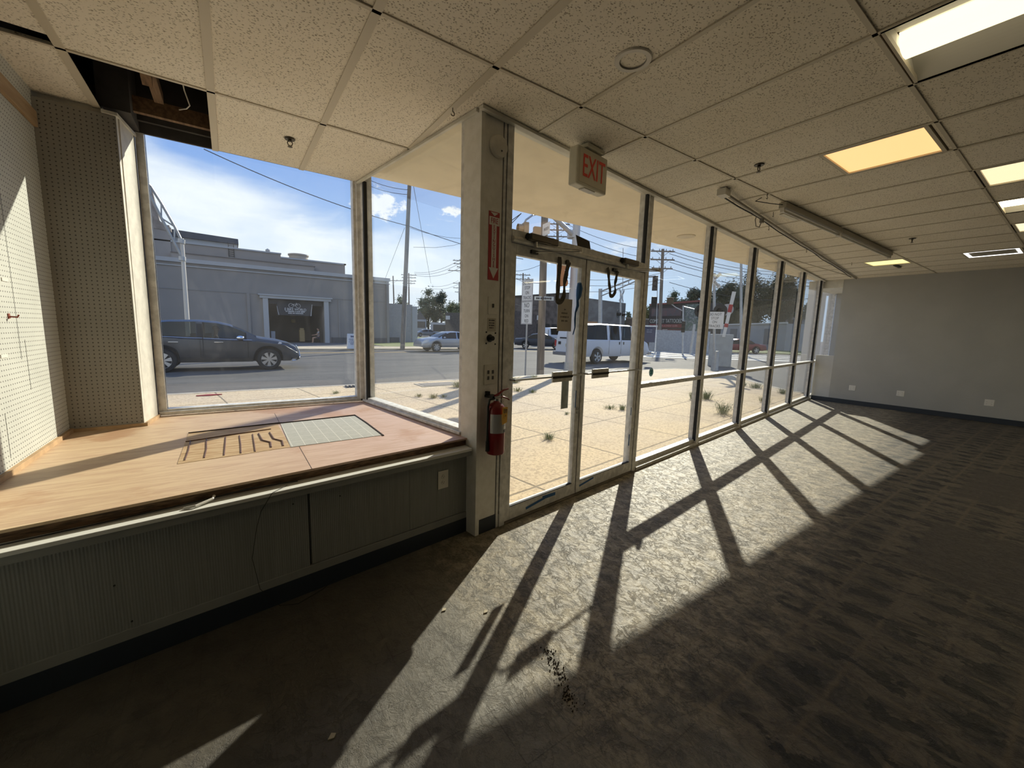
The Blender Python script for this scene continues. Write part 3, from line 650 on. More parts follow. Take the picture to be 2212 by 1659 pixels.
for k in range(12):
    a, b = 2*PI*k/12, 2*PI*(k+1)/12
    m.cyl(ec(.965)+SU*(.03+.013*math.cos(a))-SN*.02+UZ*(.013*math.sin(a)), ec(.965)+SU*(.03+.013*math.cos(b))-SN*.02+UZ*(.013*math.sin(b)), .0016, n=6)
m.build('pull_ring', steel, ex)
m = M(); q0 = ec(.935)-SU*.004-SN*.070; q1 = ec(.93)+SU*.052-SN*.058; m.prism([q0, q1, q1-UZ*.105+SN*.001-SU*.003, q0-UZ*.12-SN*.004-SU*.006], -SN*.001); tg = m.build('inspection_tag', tag_y, ex)
printed((q0+q1)/2-UZ*.025-SN*.0045, (q1-q0), -SN, [(.04, .008, .006), (.044, -.002, .006), (.04, -.012, .005)], ink, tg)
text('+', .03, (q0+q1)/2-UZ*.06-SN*.0055, (q1-q0), -SN, ink, tg, depth=.0003)
m = M(); m.sb(-1.99, -1.92, -.085, 0, .985, 1.0); m.sb(-1.985, -1.965, -.03, 0, .985, 1.025); m.build('wall_bracket', black_m, ex)

# ------------------------------------------------------------------ storefront glazing
GN0, GN1 = .0, .11
def mullion(m, mb, s, z0=0, z1=ZC+.10, w=.075):
    m.sb(s-w/2, s+w/2, GN0, GN1, z0, z1); mb.sb(s-w/2-.003, s-w/2+.001, .010, .052, z0+.06, z1)
def bay(idx, s0, s1, lb, right_mull=True, tr=True):
    o = thing('window_%d' % idx, SF((s0+s1)/2, 0, 0), lb, kind='structure')
    m = M(); mb = M(); mullion(m, mb, s0)
    m.build('mullion', alum_d, o, bevel=.003); mb.build('gasket', gasket, o)
    m = M(); m.sb(s0+.035, s1-.035, -.012, .11, 0.0, .035); m.sb(s0+.035, s1-.035, .03, .105, .035, .08); m.build('sill', alum, o, bevel=.003)
    if tr: m = M(); m.sb(s0+.03, s1-.03, -.006, .10, .885, .930); m.build('transom_bar', alum_d, o, bevel=.003)
    m = M(); m.sb(s0+.03, s1-.03, .070, .076, .07, .89); m.build('lower_glass', glass, o)
    m = M(); m.sb(s0+.03, s1-.03, .070, .076, .925, ZC+.08); m.build('upper_glass', glass, o)
    return o
MS = [.065, 1.665, 3.30, 4.80, 6.43, 8.08, 9.75]
for k, lb in enumerate(('storefront bay right of the doors', 'second storefront bay from the doors', 'third storefront bay from the doors', 'fourth storefront bay from the doors', 'fifth storefront bay from the doors', 'last storefront bay by the far alcove')):
    bay(4+k, MS[k], MS[k+1], lb)
o = thing('window_10', SF(9.75, 0, 0), 'end mullion of the storefront', kind='structure'); m = M(); mb = M(); mullion(m, mb, 9.75, w=.1); m.build('mullion', alum_d, o)
m = M(); m.sb(9.8, 10.6, .0, .10, 0, 3.0); tag(m.build('wall_storefront_end', mat('blue_grey_panel', (.32, .33, .36), .6)), kind='structure')
# door frame
hd = thing('trim_8', SF(-.9, 0, 2.0), 'aluminium header over the entrance doors with rounded nosing', kind='structure')
m = M(); m.sb(-1.79, .03, -.02, .09, 2.045, 2.125); m.build('header_box', alum_d, hd, bevel=.004)
m = M(); m.cyl(SF(-1.79, -.025, 2.062), SF(.03, -.025, 2.062), .018, n=14); m.build('nosing', alum, hd, smooth=True)
w3 = thing('window_3', SF(-.9, 0, 2.1), 'transom window above the entrance doors', kind='structure')
m = M(); m.sb(-1.79, .03, .035, .041, 2.12, ZC+.08); m.build('glass', glass, w3)
m = M(); m.sb(-1.79, .03, -.02, .10, -.005, .012); tag(m.build('trim_9', mat('threshold_metal', (.20, .17, .13), .5, .4, var=.2)), 'metal threshold under the entrance doors', kind='structure')
def door(idx, s0, s1, lb, lock):
    o = thing('door_%d' % idx, SF((s0+s1)/2, 0, .01), lb, kind='structure')
    m = M(); sw = .058
    m.sb(s0, s0+sw, .0, .045, .015, 2.04); m.sb(s1-sw, s1, .0, .045, .015, 2.04); m.sb(s0+sw, s1-sw, 0, .045, .015, .12); m.sb(s0+sw, s1-sw, 0, .045, 1.965, 2.04)
    m.build('door_frame', alum_d, o, bevel=.003)
    m = M(); m.sb(s0+sw, s1-sw, .020, .026, .12, 1.965); m.build('glass', glass, o)
    for z0, z1, a, b in ((.118, .124, s0+sw, s1-sw),): m = M(); m.sb(a, b, -.002, .02, z0, z1); m.build('gasket', gasket, o)
    m = M(); m.sb(s1-.0012, s1+.0012, -.003, .04, .02, 2.04); m.build('edge_seam', gasket, o)
    m = M(); m.cyl(SF(s0+.03, -.045, 1.09), SF(s1-.03, -.045, 1.09), .008, n=10); m.cyl(SF(s0+.03, -.045, 1.09), SF(s0+.03, 0, 1.09), .008, n=10); m.cyl(SF(s1-.03, -.045, 1.09), SF(s1-.03, 0, 1.09), .008, n=10)
    br = m.build('push_bar', steel, o, smooth=True)
    pa, pb = (-1.36, -1.12) if idx == 1 else (-.84, -.60)
    m = M(); m.sb(pa, pb, -.062, -.046, 1.048, 1.13); m.build('push_plate', alum, br, bevel=.003)
    m = M(); m.sb(pa-.001, pb+.001, -.066, -.061, 1.078, 1.096); m.build('plate_groove', gasket, br)
    if lock: m = M(); m.lathe(SF(s1-.03, 0, .79), -SN, [(.017, 0), (.017, .006), (.010, .012)], 16); m.cyl(SF(s1-.03, 0, .755), SF(s1-.03, -.006, .755), .012, n=12); m.build('lock_cylinder', steel, o)
    return o
DM = -.925
d1 = door(1, -1.785, DM-.002, 'left glass entrance door', True); d2 = door(2, DM+.002, -.030+.05, 'right glass entrance door', False)
# torn blue tape on doors
def tape(s0, z0, s1, z1, w_, par, n=-.002):
    m = M(); a, b = SF(s0, n, z0), SF(s1, n, z1); d = (b-a).normalized(); u = d.cross(-SN).normalized()*w_/2
    m.prism([a-u, b-u*.8, b+u, a+u*.9], -SN*.0012); return m.build('blue_tape', blue_tape, par)
tape(-1.55, .055, -1.33, .085, .022, d1); tape(-1.36, .09, -1.20, .088, .03, d1); tape(-.985, .80, -.985, .95, .012, d1); tape(-.87, .07, -.66, .10, .018, d2)
m = M(); m.sb(-.075, -.06, -.002, 0, .30, .42); m.sb(-.07, -.06, -.002, 0, .62, .70); m.build('blue_tape', blue_tape, d2)
# closers
def closer(s0, s1, knee, knee_n, shoe, lb):
    o = thing('door_closer', SF((s0+s1)/2, -.03, 2.06), lb, 'door closer', 'door closers on the header')
    m = M(); m.sb(s0, s1, -.075, -.022, 2.065, 2.115); m.build('closer_body', mat('bronze_closer', (.10, .085, .065), .4, .5), o, bevel=.008)
    m = M(); m.cyl(SF(s0-.012, -.048, 2.09), SF(s0, -.048, 2.09), .024, n=14); m.build('end_cap', black_m, o)
    rt = SF(s0+.07, -.05, 2.04)
    m = M(); m.cyl(rt-UZ*.012, rt+UZ*.025, .014, n=10); m.build('spindle', steel, o)
    kn = SF(knee, knee_n, 2.035); sh = SF(shoe, -.012, 2.005)
    m = M(); m.tube([rt, kn], .007, 8); m.cyl(kn-UZ*.015, kn+UZ*.015, .012, n=10); m.build('main_arm', alum, o)
    m = M(); m.tube([kn-UZ*.01, sh], .005, 8); m.build('forearm', steel, o)
    m = M(); m.sb(shoe-.035, shoe+.035, -.02, 0, 1.992, 2.018); m.build('shoe', black_m, o, bevel=.003)
closer(-1.66, -1.37, -1.29, -.22, -1.56, 'door closer over left door with its folded arm')
closer(-.46, -.22, -.10, -.22, -.52, 'door closer over right door with its arm swung out')
# rope-like straps hung on the doors
strap_m = mat('strap_webbing', (.085, .075, .06), .8, var=.3, vscale=60, bump=.3)
def strap(sa, za, sb_, zb, low, zl, lb, wd=.03, gap=.055):
    m = M(); nn = -.014
    def ctr(u):                                              # down one leg, round the fold, up the other
        if u < .45: k = u/.45; return sa+(low-gap*.5-sa)*k+.006*math.sin(k*5), za+(zl+.02-za)*k
        if u < .55: k = (u-.45)/.10; return low-gap*.5*math.cos(k*PI), zl+.02-.012*math.sin(k*PI)
        k = (u-.55)/.45; return low+gap*.5+(sb_-low-gap*.5)*k+.008*math.sin(k*7), zl+.02+(zb-zl-.02)*k
    N = 44; L_, R_ = [], []
    for i in range(N+1):
        u = i/N; a, z = ctr(u); a2, z2 = ctr(min(1, u+.01)); a1, z1 = ctr(max(0, u-.01)); t_ = V((a2-a1, z2-z1, 0)).normalized(); n_ = V((-t_.y, t_.x, 0))
        w_ = wd*.5*(1-.35*max(0, math.sin((u-.60)*16)) if u > .6 else 1); dn = nn-.004*math.sin(u*23)
        L_.append(SF(a+n_.x*w_, dn, z+n_.y*w_)); R_.append(SF(a-n_.x*w_, dn-.004*math.cos(u*31), z-n_.y*w_))
    for i in range(N):
        f = [L_[i], L_[i+1], R_[i+1], R_[i]]; m.prism(f, SN*.004)
    return tag(m.build('hanging_strap', strap_m), lb, 'strap', 'straps hung on the doors')
strap(-1.285, 2.01, -1.170, 1.99, -1.262, 1.665, 'dark fabric strap looped over top of the left door', wd=.042, gap=.052)
strap(-.640, 2.01, -.478, 2.0, -.545, 1.765, 'dark twisted strap looped over top of the right door', wd=.034, gap=.05)
m = M(); m.cyl(SF(-1.18, -.012, 1.985), SF(-1.18, 0, 1.985), .02, n=10); tag(m.build('door_hook', black_m), 'small black hook plate at top of left door', 'hook')
m = M(); bow = [(-1.03, 1.84), (-1.015, 1.80), (-1.02, 1.74), (-1.045, 1.70), (-1.03, 1.66), (-1.05, 1.60), (-1.065, 1.54), (-1.055, 1.48), (-1.07, 1.42)]
m.tube([SF(a, -.012-.006*math.cos(i*2), z) for i, (a, z) in enumerate(bow)], [.016, .026, .022, .01, .012, .007, .008, .005, .004], 8)
tag(m.build('blue_ribbon', blue_tape, smooth=True), 'blue ribbon hanging on the meeting stile of left door', 'ribbon')
o = thing('door_notice', SF(-1.15, .018, 1.447), 'tan paper notice with four printed lines taped inside the left door glass', 'paper')
m = M(); m.sb(-1.245, -1.068, .0165, .0178, 1.447, 1.705); m.build('sheet', paper, o)
printed(SF(-1.157, .0155, 1.575), SU, -SN, [(.026, .045, .013), (.088, .016, .014), (.105, -.014, .015), (.082, -.045, .014)], mat('faded_ink', (.24, .21, .18), .8), o)
m = M(); m.prism([SF(-1.042, .031, 2.222), SF(-.858, .031, 2.20), SF(-.825, .031, 2.10), SF(-1.008, .031, 2.125)], SN*.004)
tag(m.build('dark_placard', mat('placard_back', (.07, .06, .045), .8)), 'dark card stuck on the transom glass over the doors', 'card')
o = thing('round_decal', SF(.425, .06, .99), 'round teal sticker on storefront glass right of the doors', 'sticker')
m = M(); m.lathe(SF(.425, .0695, 1.03), -SN, [(.047, 0), (.047, .0012)], 28); m.build('disc', mat('teal_vinyl', (.03, .19, .22), .5), o)
m = M(); m.lathe(SF(.425, .0683, 1.03), -SN, [(.040, 0), (.040, .0008)], 28); m.build('inner_disc', mat('pale_teal_vinyl', (.35, .55, .58), .5), o)
spoly([(.40, 1.005), (.45, 1.005), (.45, 1.022), (.435, 1.03), (.45, 1.038), (.45, 1.055), (.40, 1.055), (.40, 1.038), (.415, 1.03), (.40, 1.022)], .0665, .0675, MATS['teal_vinyl'], 'emblem', o)
m = M(); m.sb(-1.140, -1.050, .028, .032, .80, 1.05); m.build('mail_slot_plate', alum, d1)

# exit sign
o = thing('exit_sign', SF(-1.17, -.17, 2.48), 'beige box EXIT sign with red letters hanging from the ceiling by the doors', 'exit sign')
m = M(); m.sb(-1.36, -.995, -.205, -.125, 2.485, 2.745); m.build('housing', mat('aged_beige_plastic', (.80, .75, .60), .45, var=.06), o, bevel=.012)
m = M(); m.sb(-1.26, -1.05, -.215, -.115, 2.755, ZC-.006); m.sb(-1.21, -1.10, -.18, -.15, 2.74, 2.76); m.build('ceiling_canopy', MATS['aged_beige_plastic'], o, bevel=.006)
m = M(); m.sb(-1.335, -1.015, -.208, -.204, 2.505, 2.725); m.build('face_plate', mat('exit_face', (.80, .73, .56), .5), o)
text('EXIT', .215, SF(-1.17, -.210, 2.615), SU, -SN, mat('exit_red', (.55, .05, .02), .5, emit=(.9, .08, .03), estr=.03), o, depth=.001, sx=.62)
m = M(); m.sb(-1.25, -1.12, -.19, -.14, 2.479, 2.486); m.build('down_lens', white_pl, o)

# ceiling fixtures
def panel(key, colr, st, lb, rim=False):
    lx, y0, y1 = LIGHTS[key]; o = thing('ceiling_panel_light', (lx+.305, (y0+y1)/2, ZC), lb, 'ceiling light', 'square ceiling panel lights')
    m = M()
    for a in ((lx+.008, lx+.03, y0+.005, y1-.005), (lx+.58, lx+.602, y0+.005, y1-.005), (lx+.03, lx+.58, y0+.005, y0+.027), (lx+.03, lx+.58, y1-.027, y1-.005)): m.box(*a, ZC-.004, ZC+.03)
    m.build('frame', gridm, o)
    em = mat('lens_'+key, (.8, .75, .65), .5, emit=colr, estr=st)
    if not rim: m = M(); m.box(lx+.03, lx+.58, y0+.027, y1-.027, ZC+.008, ZC+.02); m.build('lens', em, o)
    else:
        m = M()
        for a in ((lx+.03, lx+.07, y0+.027, y1-.027), (lx+.54, lx+.58, y0+.027, y1-.027), (lx+.07, lx+.54, y0+.027, y0+.065), (lx+.07, lx+.54, y1-.065, y1-.027)): m.box(*a, ZC-.002, ZC+.02)
        m.build('lit_rim', em, o)
        m = M(); m.box(lx+.07, lx+.54, y0+.065, y1-.065, ZC+.004, ZC+.02); m.build('centre_panel', mat('panel_centre', (.40, .37, .30), .6), o)
panel('A', (1.0, .56, .22), .90, 'orange-glowing square ceiling light near the long strip lights')
panel('B', (1.0, .82, .50), .85, 'pale yellow square ceiling light cut by right edge, upper one')
panel('C', (1.0, .88, .58), .85, 'small pale ceiling light at right edge above the bright-rimmed one')
panel('D', (1.0, .88, .38), .85, 'yellow square ceiling light close to the far wall')
panel('E', (1.0, 1.0, .98), 1.6, 'square ceiling light with bright white rim and dark centre', rim=True)
def troffer(lx, y0, y1, lb, st, dm='lit_diffuser'):
    o = thing('troffer_light', (lx+.305, (y0+y1)/2, ZC), lb, 'ceiling light', 'recessed troffer lights')
    m = M(); n = 10; L = []
    for i in range(n+1):
        u = i/n; L.append((lx+.01+.19*u, ZC+.075*math.sin(u*PI/2)))
    for side in (0, 1):
        for i in range(n):
            (xa, za), (xb, zb) = L[i], L[i+1]
            if side: xa, xb = 2*lx+.61-xa, 2*lx+.61-xb
            m.quad((xa, y0+.005, za), (xb, y0+.005, zb), (xb, y1-.005, zb), (xa, y1-.005, za))
    for y in (y0+.005, y1-.005):
        m.add([(x, y, z) for x, z in L]+[(2*lx+.61-x, y, z) for x, z in reversed(L)], [list(range(2*n+2))])
    m.box(lx, lx+.61, y0, y1, ZC+.1, ZC+.12); m.build('housing', mat('white_reflector', (.62, .60, .55), .4), o)
    m = M(); pts = [(lx+.205, ZC+.072), (lx+.215, ZC+.035), (lx+.26, ZC+.012), (lx+.305, ZC+.006), (lx+.35, ZC+.012), (lx+.395, ZC+.035), (lx+.405, ZC+.072)]
    m.prism([(x, y0+.012, z) for x, z in pts], (0, y1-y0-.024, 0)); m.build('diffuser', mat(dm, (.8, .8, .7), .5, emit=(1.0, .86, .55), estr=st), o)
    m = M(); m.box(lx, lx+.012, y0, y1, ZC-.004, ZC+.02); m.box(lx+.598, lx+.61, y0, y1, ZC-.004, ZC+.02); m.box(lx, lx+.61, y1-.012, y1, ZC-.004, ZC+.02); m.box(lx, lx+.61, y0, y0+.012, ZC-.004, ZC+.02); m.build('frame', gridm, o)
troffer(*LIGHTS['T'], 'long recessed troffer with glowing centre tube at top right', 1.25)
for k, (lx_, a_, b_) in enumerate(FILL_TROFFERS): troffer(lx_, a_, b_, ('added fill troffer, rear row, farthest from the far wall', 'added fill troffer, rear row, next to the far wall', 'added fill troffer, middle of the rear row', 'added fill troffer in line with the panel lights at the right edge')[k], 7.5, 'fill_diffuser')  # added fill lamps, much stronger than the visible troffer
o = thing('downlight', (1.72, 1.485, ZC), 'round recessed downlight with white trim in the ceiling', 'ceiling light')
m = M(); m.lathe((1.72, 1.485, ZC-.006), UZ, [(.062, .012), (.066, 0), (.088, 0), (.091, .005), (.091, .008)], 36, caps=False); m.build('trim_ring', white_pl, o, smooth=True)
m = M(); m.lathe((1.72, 1.485, ZC-.004), UZ, [(.064, 0), (.058, .05)], 36, caps=False); m.build('baffle', mat('baffle_grey', (.22, .21, .19), .5), o, smooth=True)
m = M(); m.lathe((1.72, 1.485, ZC+.036), UZ, [(.001, -.014), (.03, -.011), (.050, -.004), (.056, .006), (.056, .012)], 30); m.build('bulb', mat('bulb_glass', (.75, .70, .58), .25, var=.25, vscale=30), o, smooth=True)
for (x, y), lb in zip(((.44, 3.56), (3.50, 1.685), (7.45, 1.543)), ('sprinkler head nearest the display window', 'sprinkler head above the storefront near the orange light', 'small sprinkler head far down the ceiling near the far wall')):
    o = thing('sprinkler_head', (x, y, ZC), lb, 'sprinkler', 'ceiling sprinklers')
    m = M(); m.lathe((x, y, ZC-.006), UZ, [(.036, .006), (.034, .0), (.016, .001)], 24); m.build('escutcheon', brass, o)
    m = M(); m.cyl((x, y, ZC-.018), (x, y, ZC), .012, n=12); m.build('body', brass, o)
    m = M()
    for sg in (-1, 1): m.tube([(x+sg*.010, y, ZC-.015), (x+sg*.017, y, ZC-.028), (x+sg*.012, y, ZC-.042), (x, y, ZC-.050)], .0035, 6)
    m.build('yoke', brass, o)
    m = M(); m.lathe((x, y, ZC-.056), UZ, [(.016, 0), (.016, .003)], 16); m.build('deflector', brass, o)
# track and strip lights
o = thing('lighting_track', (7.2, 2.6, ZC-.05), 'long thin white track with bent wiring running along ceiling by the storefront', 'track')
a, b = V((3.82, 2.13, ZC-.045)), V((11.3, 3.15, ZC-.03)); m = M(); d = (b-a).normalized(); u = V((-d.y, d.x, 0))
m.par(a-u*.010, b-a, u*.020, UZ*.022); m.build('rail', mat('track_grey', (.30, .28, .24), .5), o)
m = M(); m.tube([a+d*(.1+k*.35)+u*(.024+.006*math.sin(k*1.7))-UZ*(.006*math.cos(k)) for k in range(21)], .007, 6); m.build('wiring', black_m, o)
m = M(); m.par(a-u*.04-UZ*.02-d*.06, d*.12, u*.08, UZ*.06); m.build('junction_box', white_pl, o, bevel=.004)
q = a+d*1.1; m = M(); m.par(q-u*.01-UZ*.04, d*.05, u*.03, UZ*.05); m.tube([q-UZ*.03, q-d*.05-UZ*.10, q-d*.16-UZ*.11, q-d*.2-UZ*.05, q-d*.18-UZ*.02], .005, 6); m.build('cord_loop', mat('grey_cord', (.25, .23, .20), .6), o)
for (x0, x1), lb in zip(((4.60, 6.16), (6.20, 8.32)), ('white fluorescent strip light, nearer of two end to end', 'white fluorescent strip light, farther of two end to end')):
    o = thing('strip_light', ((x0+x1)/2, 1.95, ZC-.09), lb, 'ceiling light', 'fluorescent strip lights')
    m = M(); m.box(x0, x1, 1.915, 1.985, ZC-.06, ZC-.005); m.build('housing', mat('strip_housing', (.40, .37, .30), .5), o, bevel=.004)
    m = M(); m.cyl((x0+.03, 1.95, ZC-.085), (x1-.03, 1.95, ZC-.085), .0125, n=12); m.build('tube', mat('unlit_tube', (.62, .60, .54), .3), o, smooth=True)
    for x in (x0+.012, x1-.012): m = M(); m.box(x-.012, x+.012, 1.93, 1.97, ZC-.10, ZC-.055); m.build('lamp_holder', white_pl, o, bevel=.002)
m = M(); m.tube([(4.60, 1.95, ZC-.03), (4.45, 2.0, ZC-.035), (4.32, 2.08, ZC-.02), (4.31, 2.02, ZC-.004)], .004, 6); tag(m.build('power_cord', black_m), 'thin dark cord looping from the nearer strip light into the ceiling', 'cord')
def hook(x, y, lb, r=.012):
    m = M(); m.tube([(x, y, ZC), (x, y, ZC-.025)]+[(x+r*math.sin(k*.55), y, ZC-.025-r+r*math.cos(k*.55)) for k in range(9)], .0028, 6)
    tag(m.build('ceiling_hook', brass), lb, 'hook', 'little hooks in the ceiling')
for x, y, lb in ((1.20, 2.43, 'small hook in ceiling just left of the column'), (4.9, 2.16, 'small ceiling hook beside start of the near strip light'), (5.46, 2.44, 'small ceiling hook between track and strip light, second from near'), (7.25, 2.67, 'small ceiling hook by the track halfway along'), (9.0, 2.60, 'farthest small ceiling hook beside the track'), (4.24, 1.94, 'small ceiling hook where grid lines meet near the strip light')): hook(x, y, lb)
m = M(); m.box(5.02, 5.40, 2.10, 2.15, ZC-.012, ZC-.004); tag(m.build('metal_clip', white_trim), 'short flat metal clip on ceiling under the near strip light', 'clip')
m = M(); m.box(9.75, 10.1, 2.18, 2.22, ZC-.02, ZC-.004); tag(m.build('metal_clip', black_m), 'short dark clip on ceiling near far wall and yellow light', 'clip')
# chips of debris on the floor
chip_m = mat('floor_chip', (.50, .44, .32), .8)
for k, (x, y) in enumerate([(onZ(958, 1318, 0).x, onZ(958, 1318, 0).y), (onZ(1048, 1322, 0).x, onZ(1048, 1322, 0).y), (onZ(716, 1592, 0).x, onZ(716, 1592, 0).y)]):
    m = M(); m.prism([(x-.014, y-.008, .001), (x+.006, y-.012, .002), (x+.016, y+.002, .001), (x+.002, y+.012, .001)], (0, 0, .004))
    tag(m.build('paper_scrap', chip_m), ('pale paper scrap on the shadow edge of the floor', 'pale scrap lying in the sunlit floor strip', 'pale chip on dark floor near bottom of view')[k], 'scrap')
m = M()
for k in range(170):
    u = random.random(); q = onZ(1180+60*u+random.gauss(0, 5), 1400+130*u, 0); r = random.uniform(.0015, .004)
    m.ball((q.x+random.gauss(0, .012), q.y+random.gauss(0, .01), r*.7), r, 5, 3)
tag(m.build('dirt_crumbs', mat('dirt', (.05, .035, .02), .9)), 'trail of dark dirt crumbs across the sunlit floor', 'dirt', kind='stuff')

# ================================================================== OUTSIDE
tag_s = lambda o: tag(o, kind='structure')
m = M(); m.box(-160, 320, 4.4, 420, GR-.4, GR); m.box(13.6, 320, -40, 4.4, GR-.4, GR); m.box(-160, -1.05, -40, 4.4, GR-.4, GR); tag_s(m.build('road', asphalt))
side = [(-14, 4.27), (1.05, 4.27), (1.32, YS(1.32)+.12), (12.4, YS(12.4)+.12), (12.62, 4.4), (12.85, 4.9), (13.75, 5.95), (15.4, 7.6), (16.4, 8.9), (16.7, 9.8), (16.2, 10.35), (15.2, 10.45), (-14, 10.38)]
m = M(); m.slab(side, GR-.1, SW); tag_s(m.build('sidewalk', ms))
m = M()
for (a, b) in zip(side[4:-1], side[5:]):
    a, b = V((*a, 0)), V((*b, 0)); d = (b-a).normalized(); n = V((d.y, -d.x, 0)); m.par(a+n*.005+UZ*(GR-.1), (b-a), n*.14, UZ*(SW-GR+.105))
tag_s(m.build('kerb', mat('kerb_concrete', (.46, .40, .31), .85, var=.15, vscale=4)))
m = M(); m.box(-60, 17.5, 27.9, 31.0, GR-.1, -.03); tag_s(m.build('far_sidewalk', farwalk))
m = M(); m.box(-60, 9.7, 31.0, 38.2, GR-.1, -.05); tag_s(m.build('parking_apron', mat('dark_apron', (.13, .125, .12), .8, var=.15)))
m = M(); m.slab([(9.7, 31.0), (17.5, 31.0), (17.7, 39.8), (12.5, 39.8), (12.5, 37.7), (9.7, 37.7)], GR-.1, -.02); tag(m.build('lawn', grass_m), 'short green lawn strip by the grey warehouse corner', 'grass', kind='stuff')
m = M(); m.box(-60, 60, 25.35, 25.45, GR, GR+.004); m.box(-60, 60, 25.55, 25.65, GR, GR+.004); tag_s(m.build('road_line', yellow_p))
# rail crossing: concrete panels paled in colour for the sun glare, rails and ballast
def gp(x, y, z=GR): return onZ(x, y, z)
m = M(); q = [gp(1385, 771), gp(1740, 783), gp(1740, 770), gp(1385, 757)]; m.prism(q, (0, 0, .012)); tag_s(m.build('crossing_panels', mat('pale_glare_crossing', (.50, .48, .43), .8, var=.12, vscale=1.5)))
m = M()
for y0, y1 in ((768, 779), (764, 775.5), (760, 772)):
    a, b = gp(1385, y0)+UZ*.014, gp(1740, y1)+UZ*.014; m.par(a, b-a, (.0, .07, 0), (0, 0, .03))
tag(m.build('rail_track', mat('rail_steel', (.12, .10, .09), .5, .4)), 'dark steel rails set in the pale crossing', 'railway')
m = M(); q = [gp(1100, 744), gp(1235, 748), gp(1235, 737), gp(1100, 733)]; m.prism(q, (0, 0, .03)); tag(m.build('ballast', gravel_m), 'grey gravel bed of the rail line beyond the road', 'gravel', kind='stuff')
m = M(); q = [gp(1100, 735), gp(1170, 737), gp(1170, 730.5), gp(1100, 729)]; m.prism(q, (0, 0, .06)); tag(m.build('grass_verge', grass_m), 'yellow-green grass verge behind the railway gravel', 'grass', kind='stuff')
m = M(); q = [gp(1560, 760), gp(1760, 768), gp(1760, 761), gp(1560, 752.5)]; m.prism(q, (0, 0, .06)); tag(m.build('grass_verge', grass_m), 'grass verge in front of pale warehouse on the right', 'grass', kind='stuff')
m = M(); q = [gp(840, 736), gp(1010, 741), gp(1010, 731.5), gp(840, 727.5)]; m.prism(q, (0, 0, .08)); tag(m.build('grass_verge', grass_m), 'grass verge behind the silver sedan', 'grass', kind='stuff')
# sidewalk ironwork
o = thing('manhole_cover', (4.45, 9.75, SW), 'rectangular concrete utility cover set in the sidewalk near the kerb', 'manhole')
m = M(); m.box(3.9, 5.0, 9.45, 10.05, SW, SW+.012); m.build('frame', mat('cover_frame', (.30, .26, .20), .8), o); m = M(); m.box(4.0, 4.9, 9.52, 9.98, SW+.012, SW+.018); m.build('lid', mat('cover_lid', (.17, .15, .13), .8), o)
o = thing('drain_grate', (2.45, 10.15, SW), 'small slotted storm drain at the kerb outside the display window', 'drain')
m = M(); m.box(2.2, 2.75, 10.0, 10.3, SW, SW+.006); m.build('frame', MATS['cover_frame'], o); m = M()
for k in range(6): m.box(2.24+k*.085, 2.28+k*.085, 10.02, 10.28, SW+.006, SW+.03)
m.build('bars', mat('dark_iron', (.06, .055, .05), .6), o)
m = M(); q = gp(448, 855, SW); m.prism([q+V((-.18, 0, .002)), q+V((.05, -.05, .002)), q+V((.24, .02, .002)), q+V((.02, .08, .002))], (0, 0, .02)); tag(m.build('litter', mat('red_litter', (.35, .03, .03), .5)), 'flat red litter lying on the sidewalk edge', 'litter')

# canopy soffit over the storefront
m = M(); m.slab([(1.06, 4.28), (1.32, 2.25), (1.5, YS(1.5)-.04), (13.9, YS(13.9)-.04), (13.9, 4.28)], 2.91, 3.6); tag_s(m.build('canopy', soffit))
m = M(); m.sb(9.85, 10.1, .10, .62, SW, 2.91); tag_s(m.build('wall_wing', mat('white_stucco', (.93, .93, .91), .8)))
for px_, py_, lb in ((1482, 510, 'pale recessed disc light in outdoor soffit, second bay from the doors'), (1666, 568, 'pale recessed disc light in outdoor soffit, fourth bay from the doors')):
    q = onZ(px_, py_, 2.91); m = M(); m.lathe((q.x, q.y, 2.895), UZ, [(.10, 0), (.13, .006), (.13, .015)], 24); tag(m.build('soffit_light', mat('disc_lens', (.62, .54, .40), .5)), lb, 'ceiling light', 'outdoor soffit lights')

# ---- warehouse across the street
wall_g = mat('warehouse_grey', (.235, .222, .21), .85, var=.05, vscale=.6); wall_g2 = mat('warehouse_tan', (.29, .26, .235), .85, var=.06, vscale=.4); capm = mat('cap_grey', (.36, .37, .38), .7)
b = thing('warehouse', (2, 44, GR), 'long grey warehouse across the street with open roller doorway', 'building')
m = M(); m.box(-40, 2.65, 38, 52, GR, 5.75); m.box(6.75, 12.3, 38, 52, GR, 5.75); m.box(2.65, 6.75, 38, 52, 3.45, 5.75); m.box(2.65, 6.75, 46, 52, GR, 3.45); m.build('wall', wall_g, b)
m = M(); m.box(-40.1, 12.45, 37.85, 38, 5.62, 5.90); m.box(-40.1, 12.45, 37.92, 38, 5.35, 5.42); m.box(12.3, 12.45, 38, 52, 5.62, 5.9); m.build('cornice', capm, b)
m = M(); m.box(-40, 2.0, 37.97, 38, 3.72, 3.78); m.box(7.3, 12.3, 37.97, 38, 3.72, 3.78); m.build('band_line', mat('band_dark', (.20, .20, .20), .8), b)
for a_ in ((1.25, 1.45, 37.9, 38, GR, 3.75), (12.1, 12.32, 37.8, 38, GR, 5.6), (7.9, 8.05, 37.95, 38, GR, 3.7)): m = M(); m.box(*a_); m.build('pilaster', wall_g, b)
m = M(); m.box(2.30, 2.66, 37.75, 38.0, GR, 3.45); m.box(6.74, 7.10, 37.75, 38.0, GR, 3.45); m.box(2.1, 7.3, 37.7, 38.0, 3.45, 3.66); m.box(2.0, 7.4, 37.62, 38.0, 3.66, 3.76); m.build('door_surround', capm, b)
m = M(); m.box(7.3, 12.3, 37.93, 38, GR, .42); m.build('dark_plinth', mat('plinth', (.10, .10, .10), .9), b)
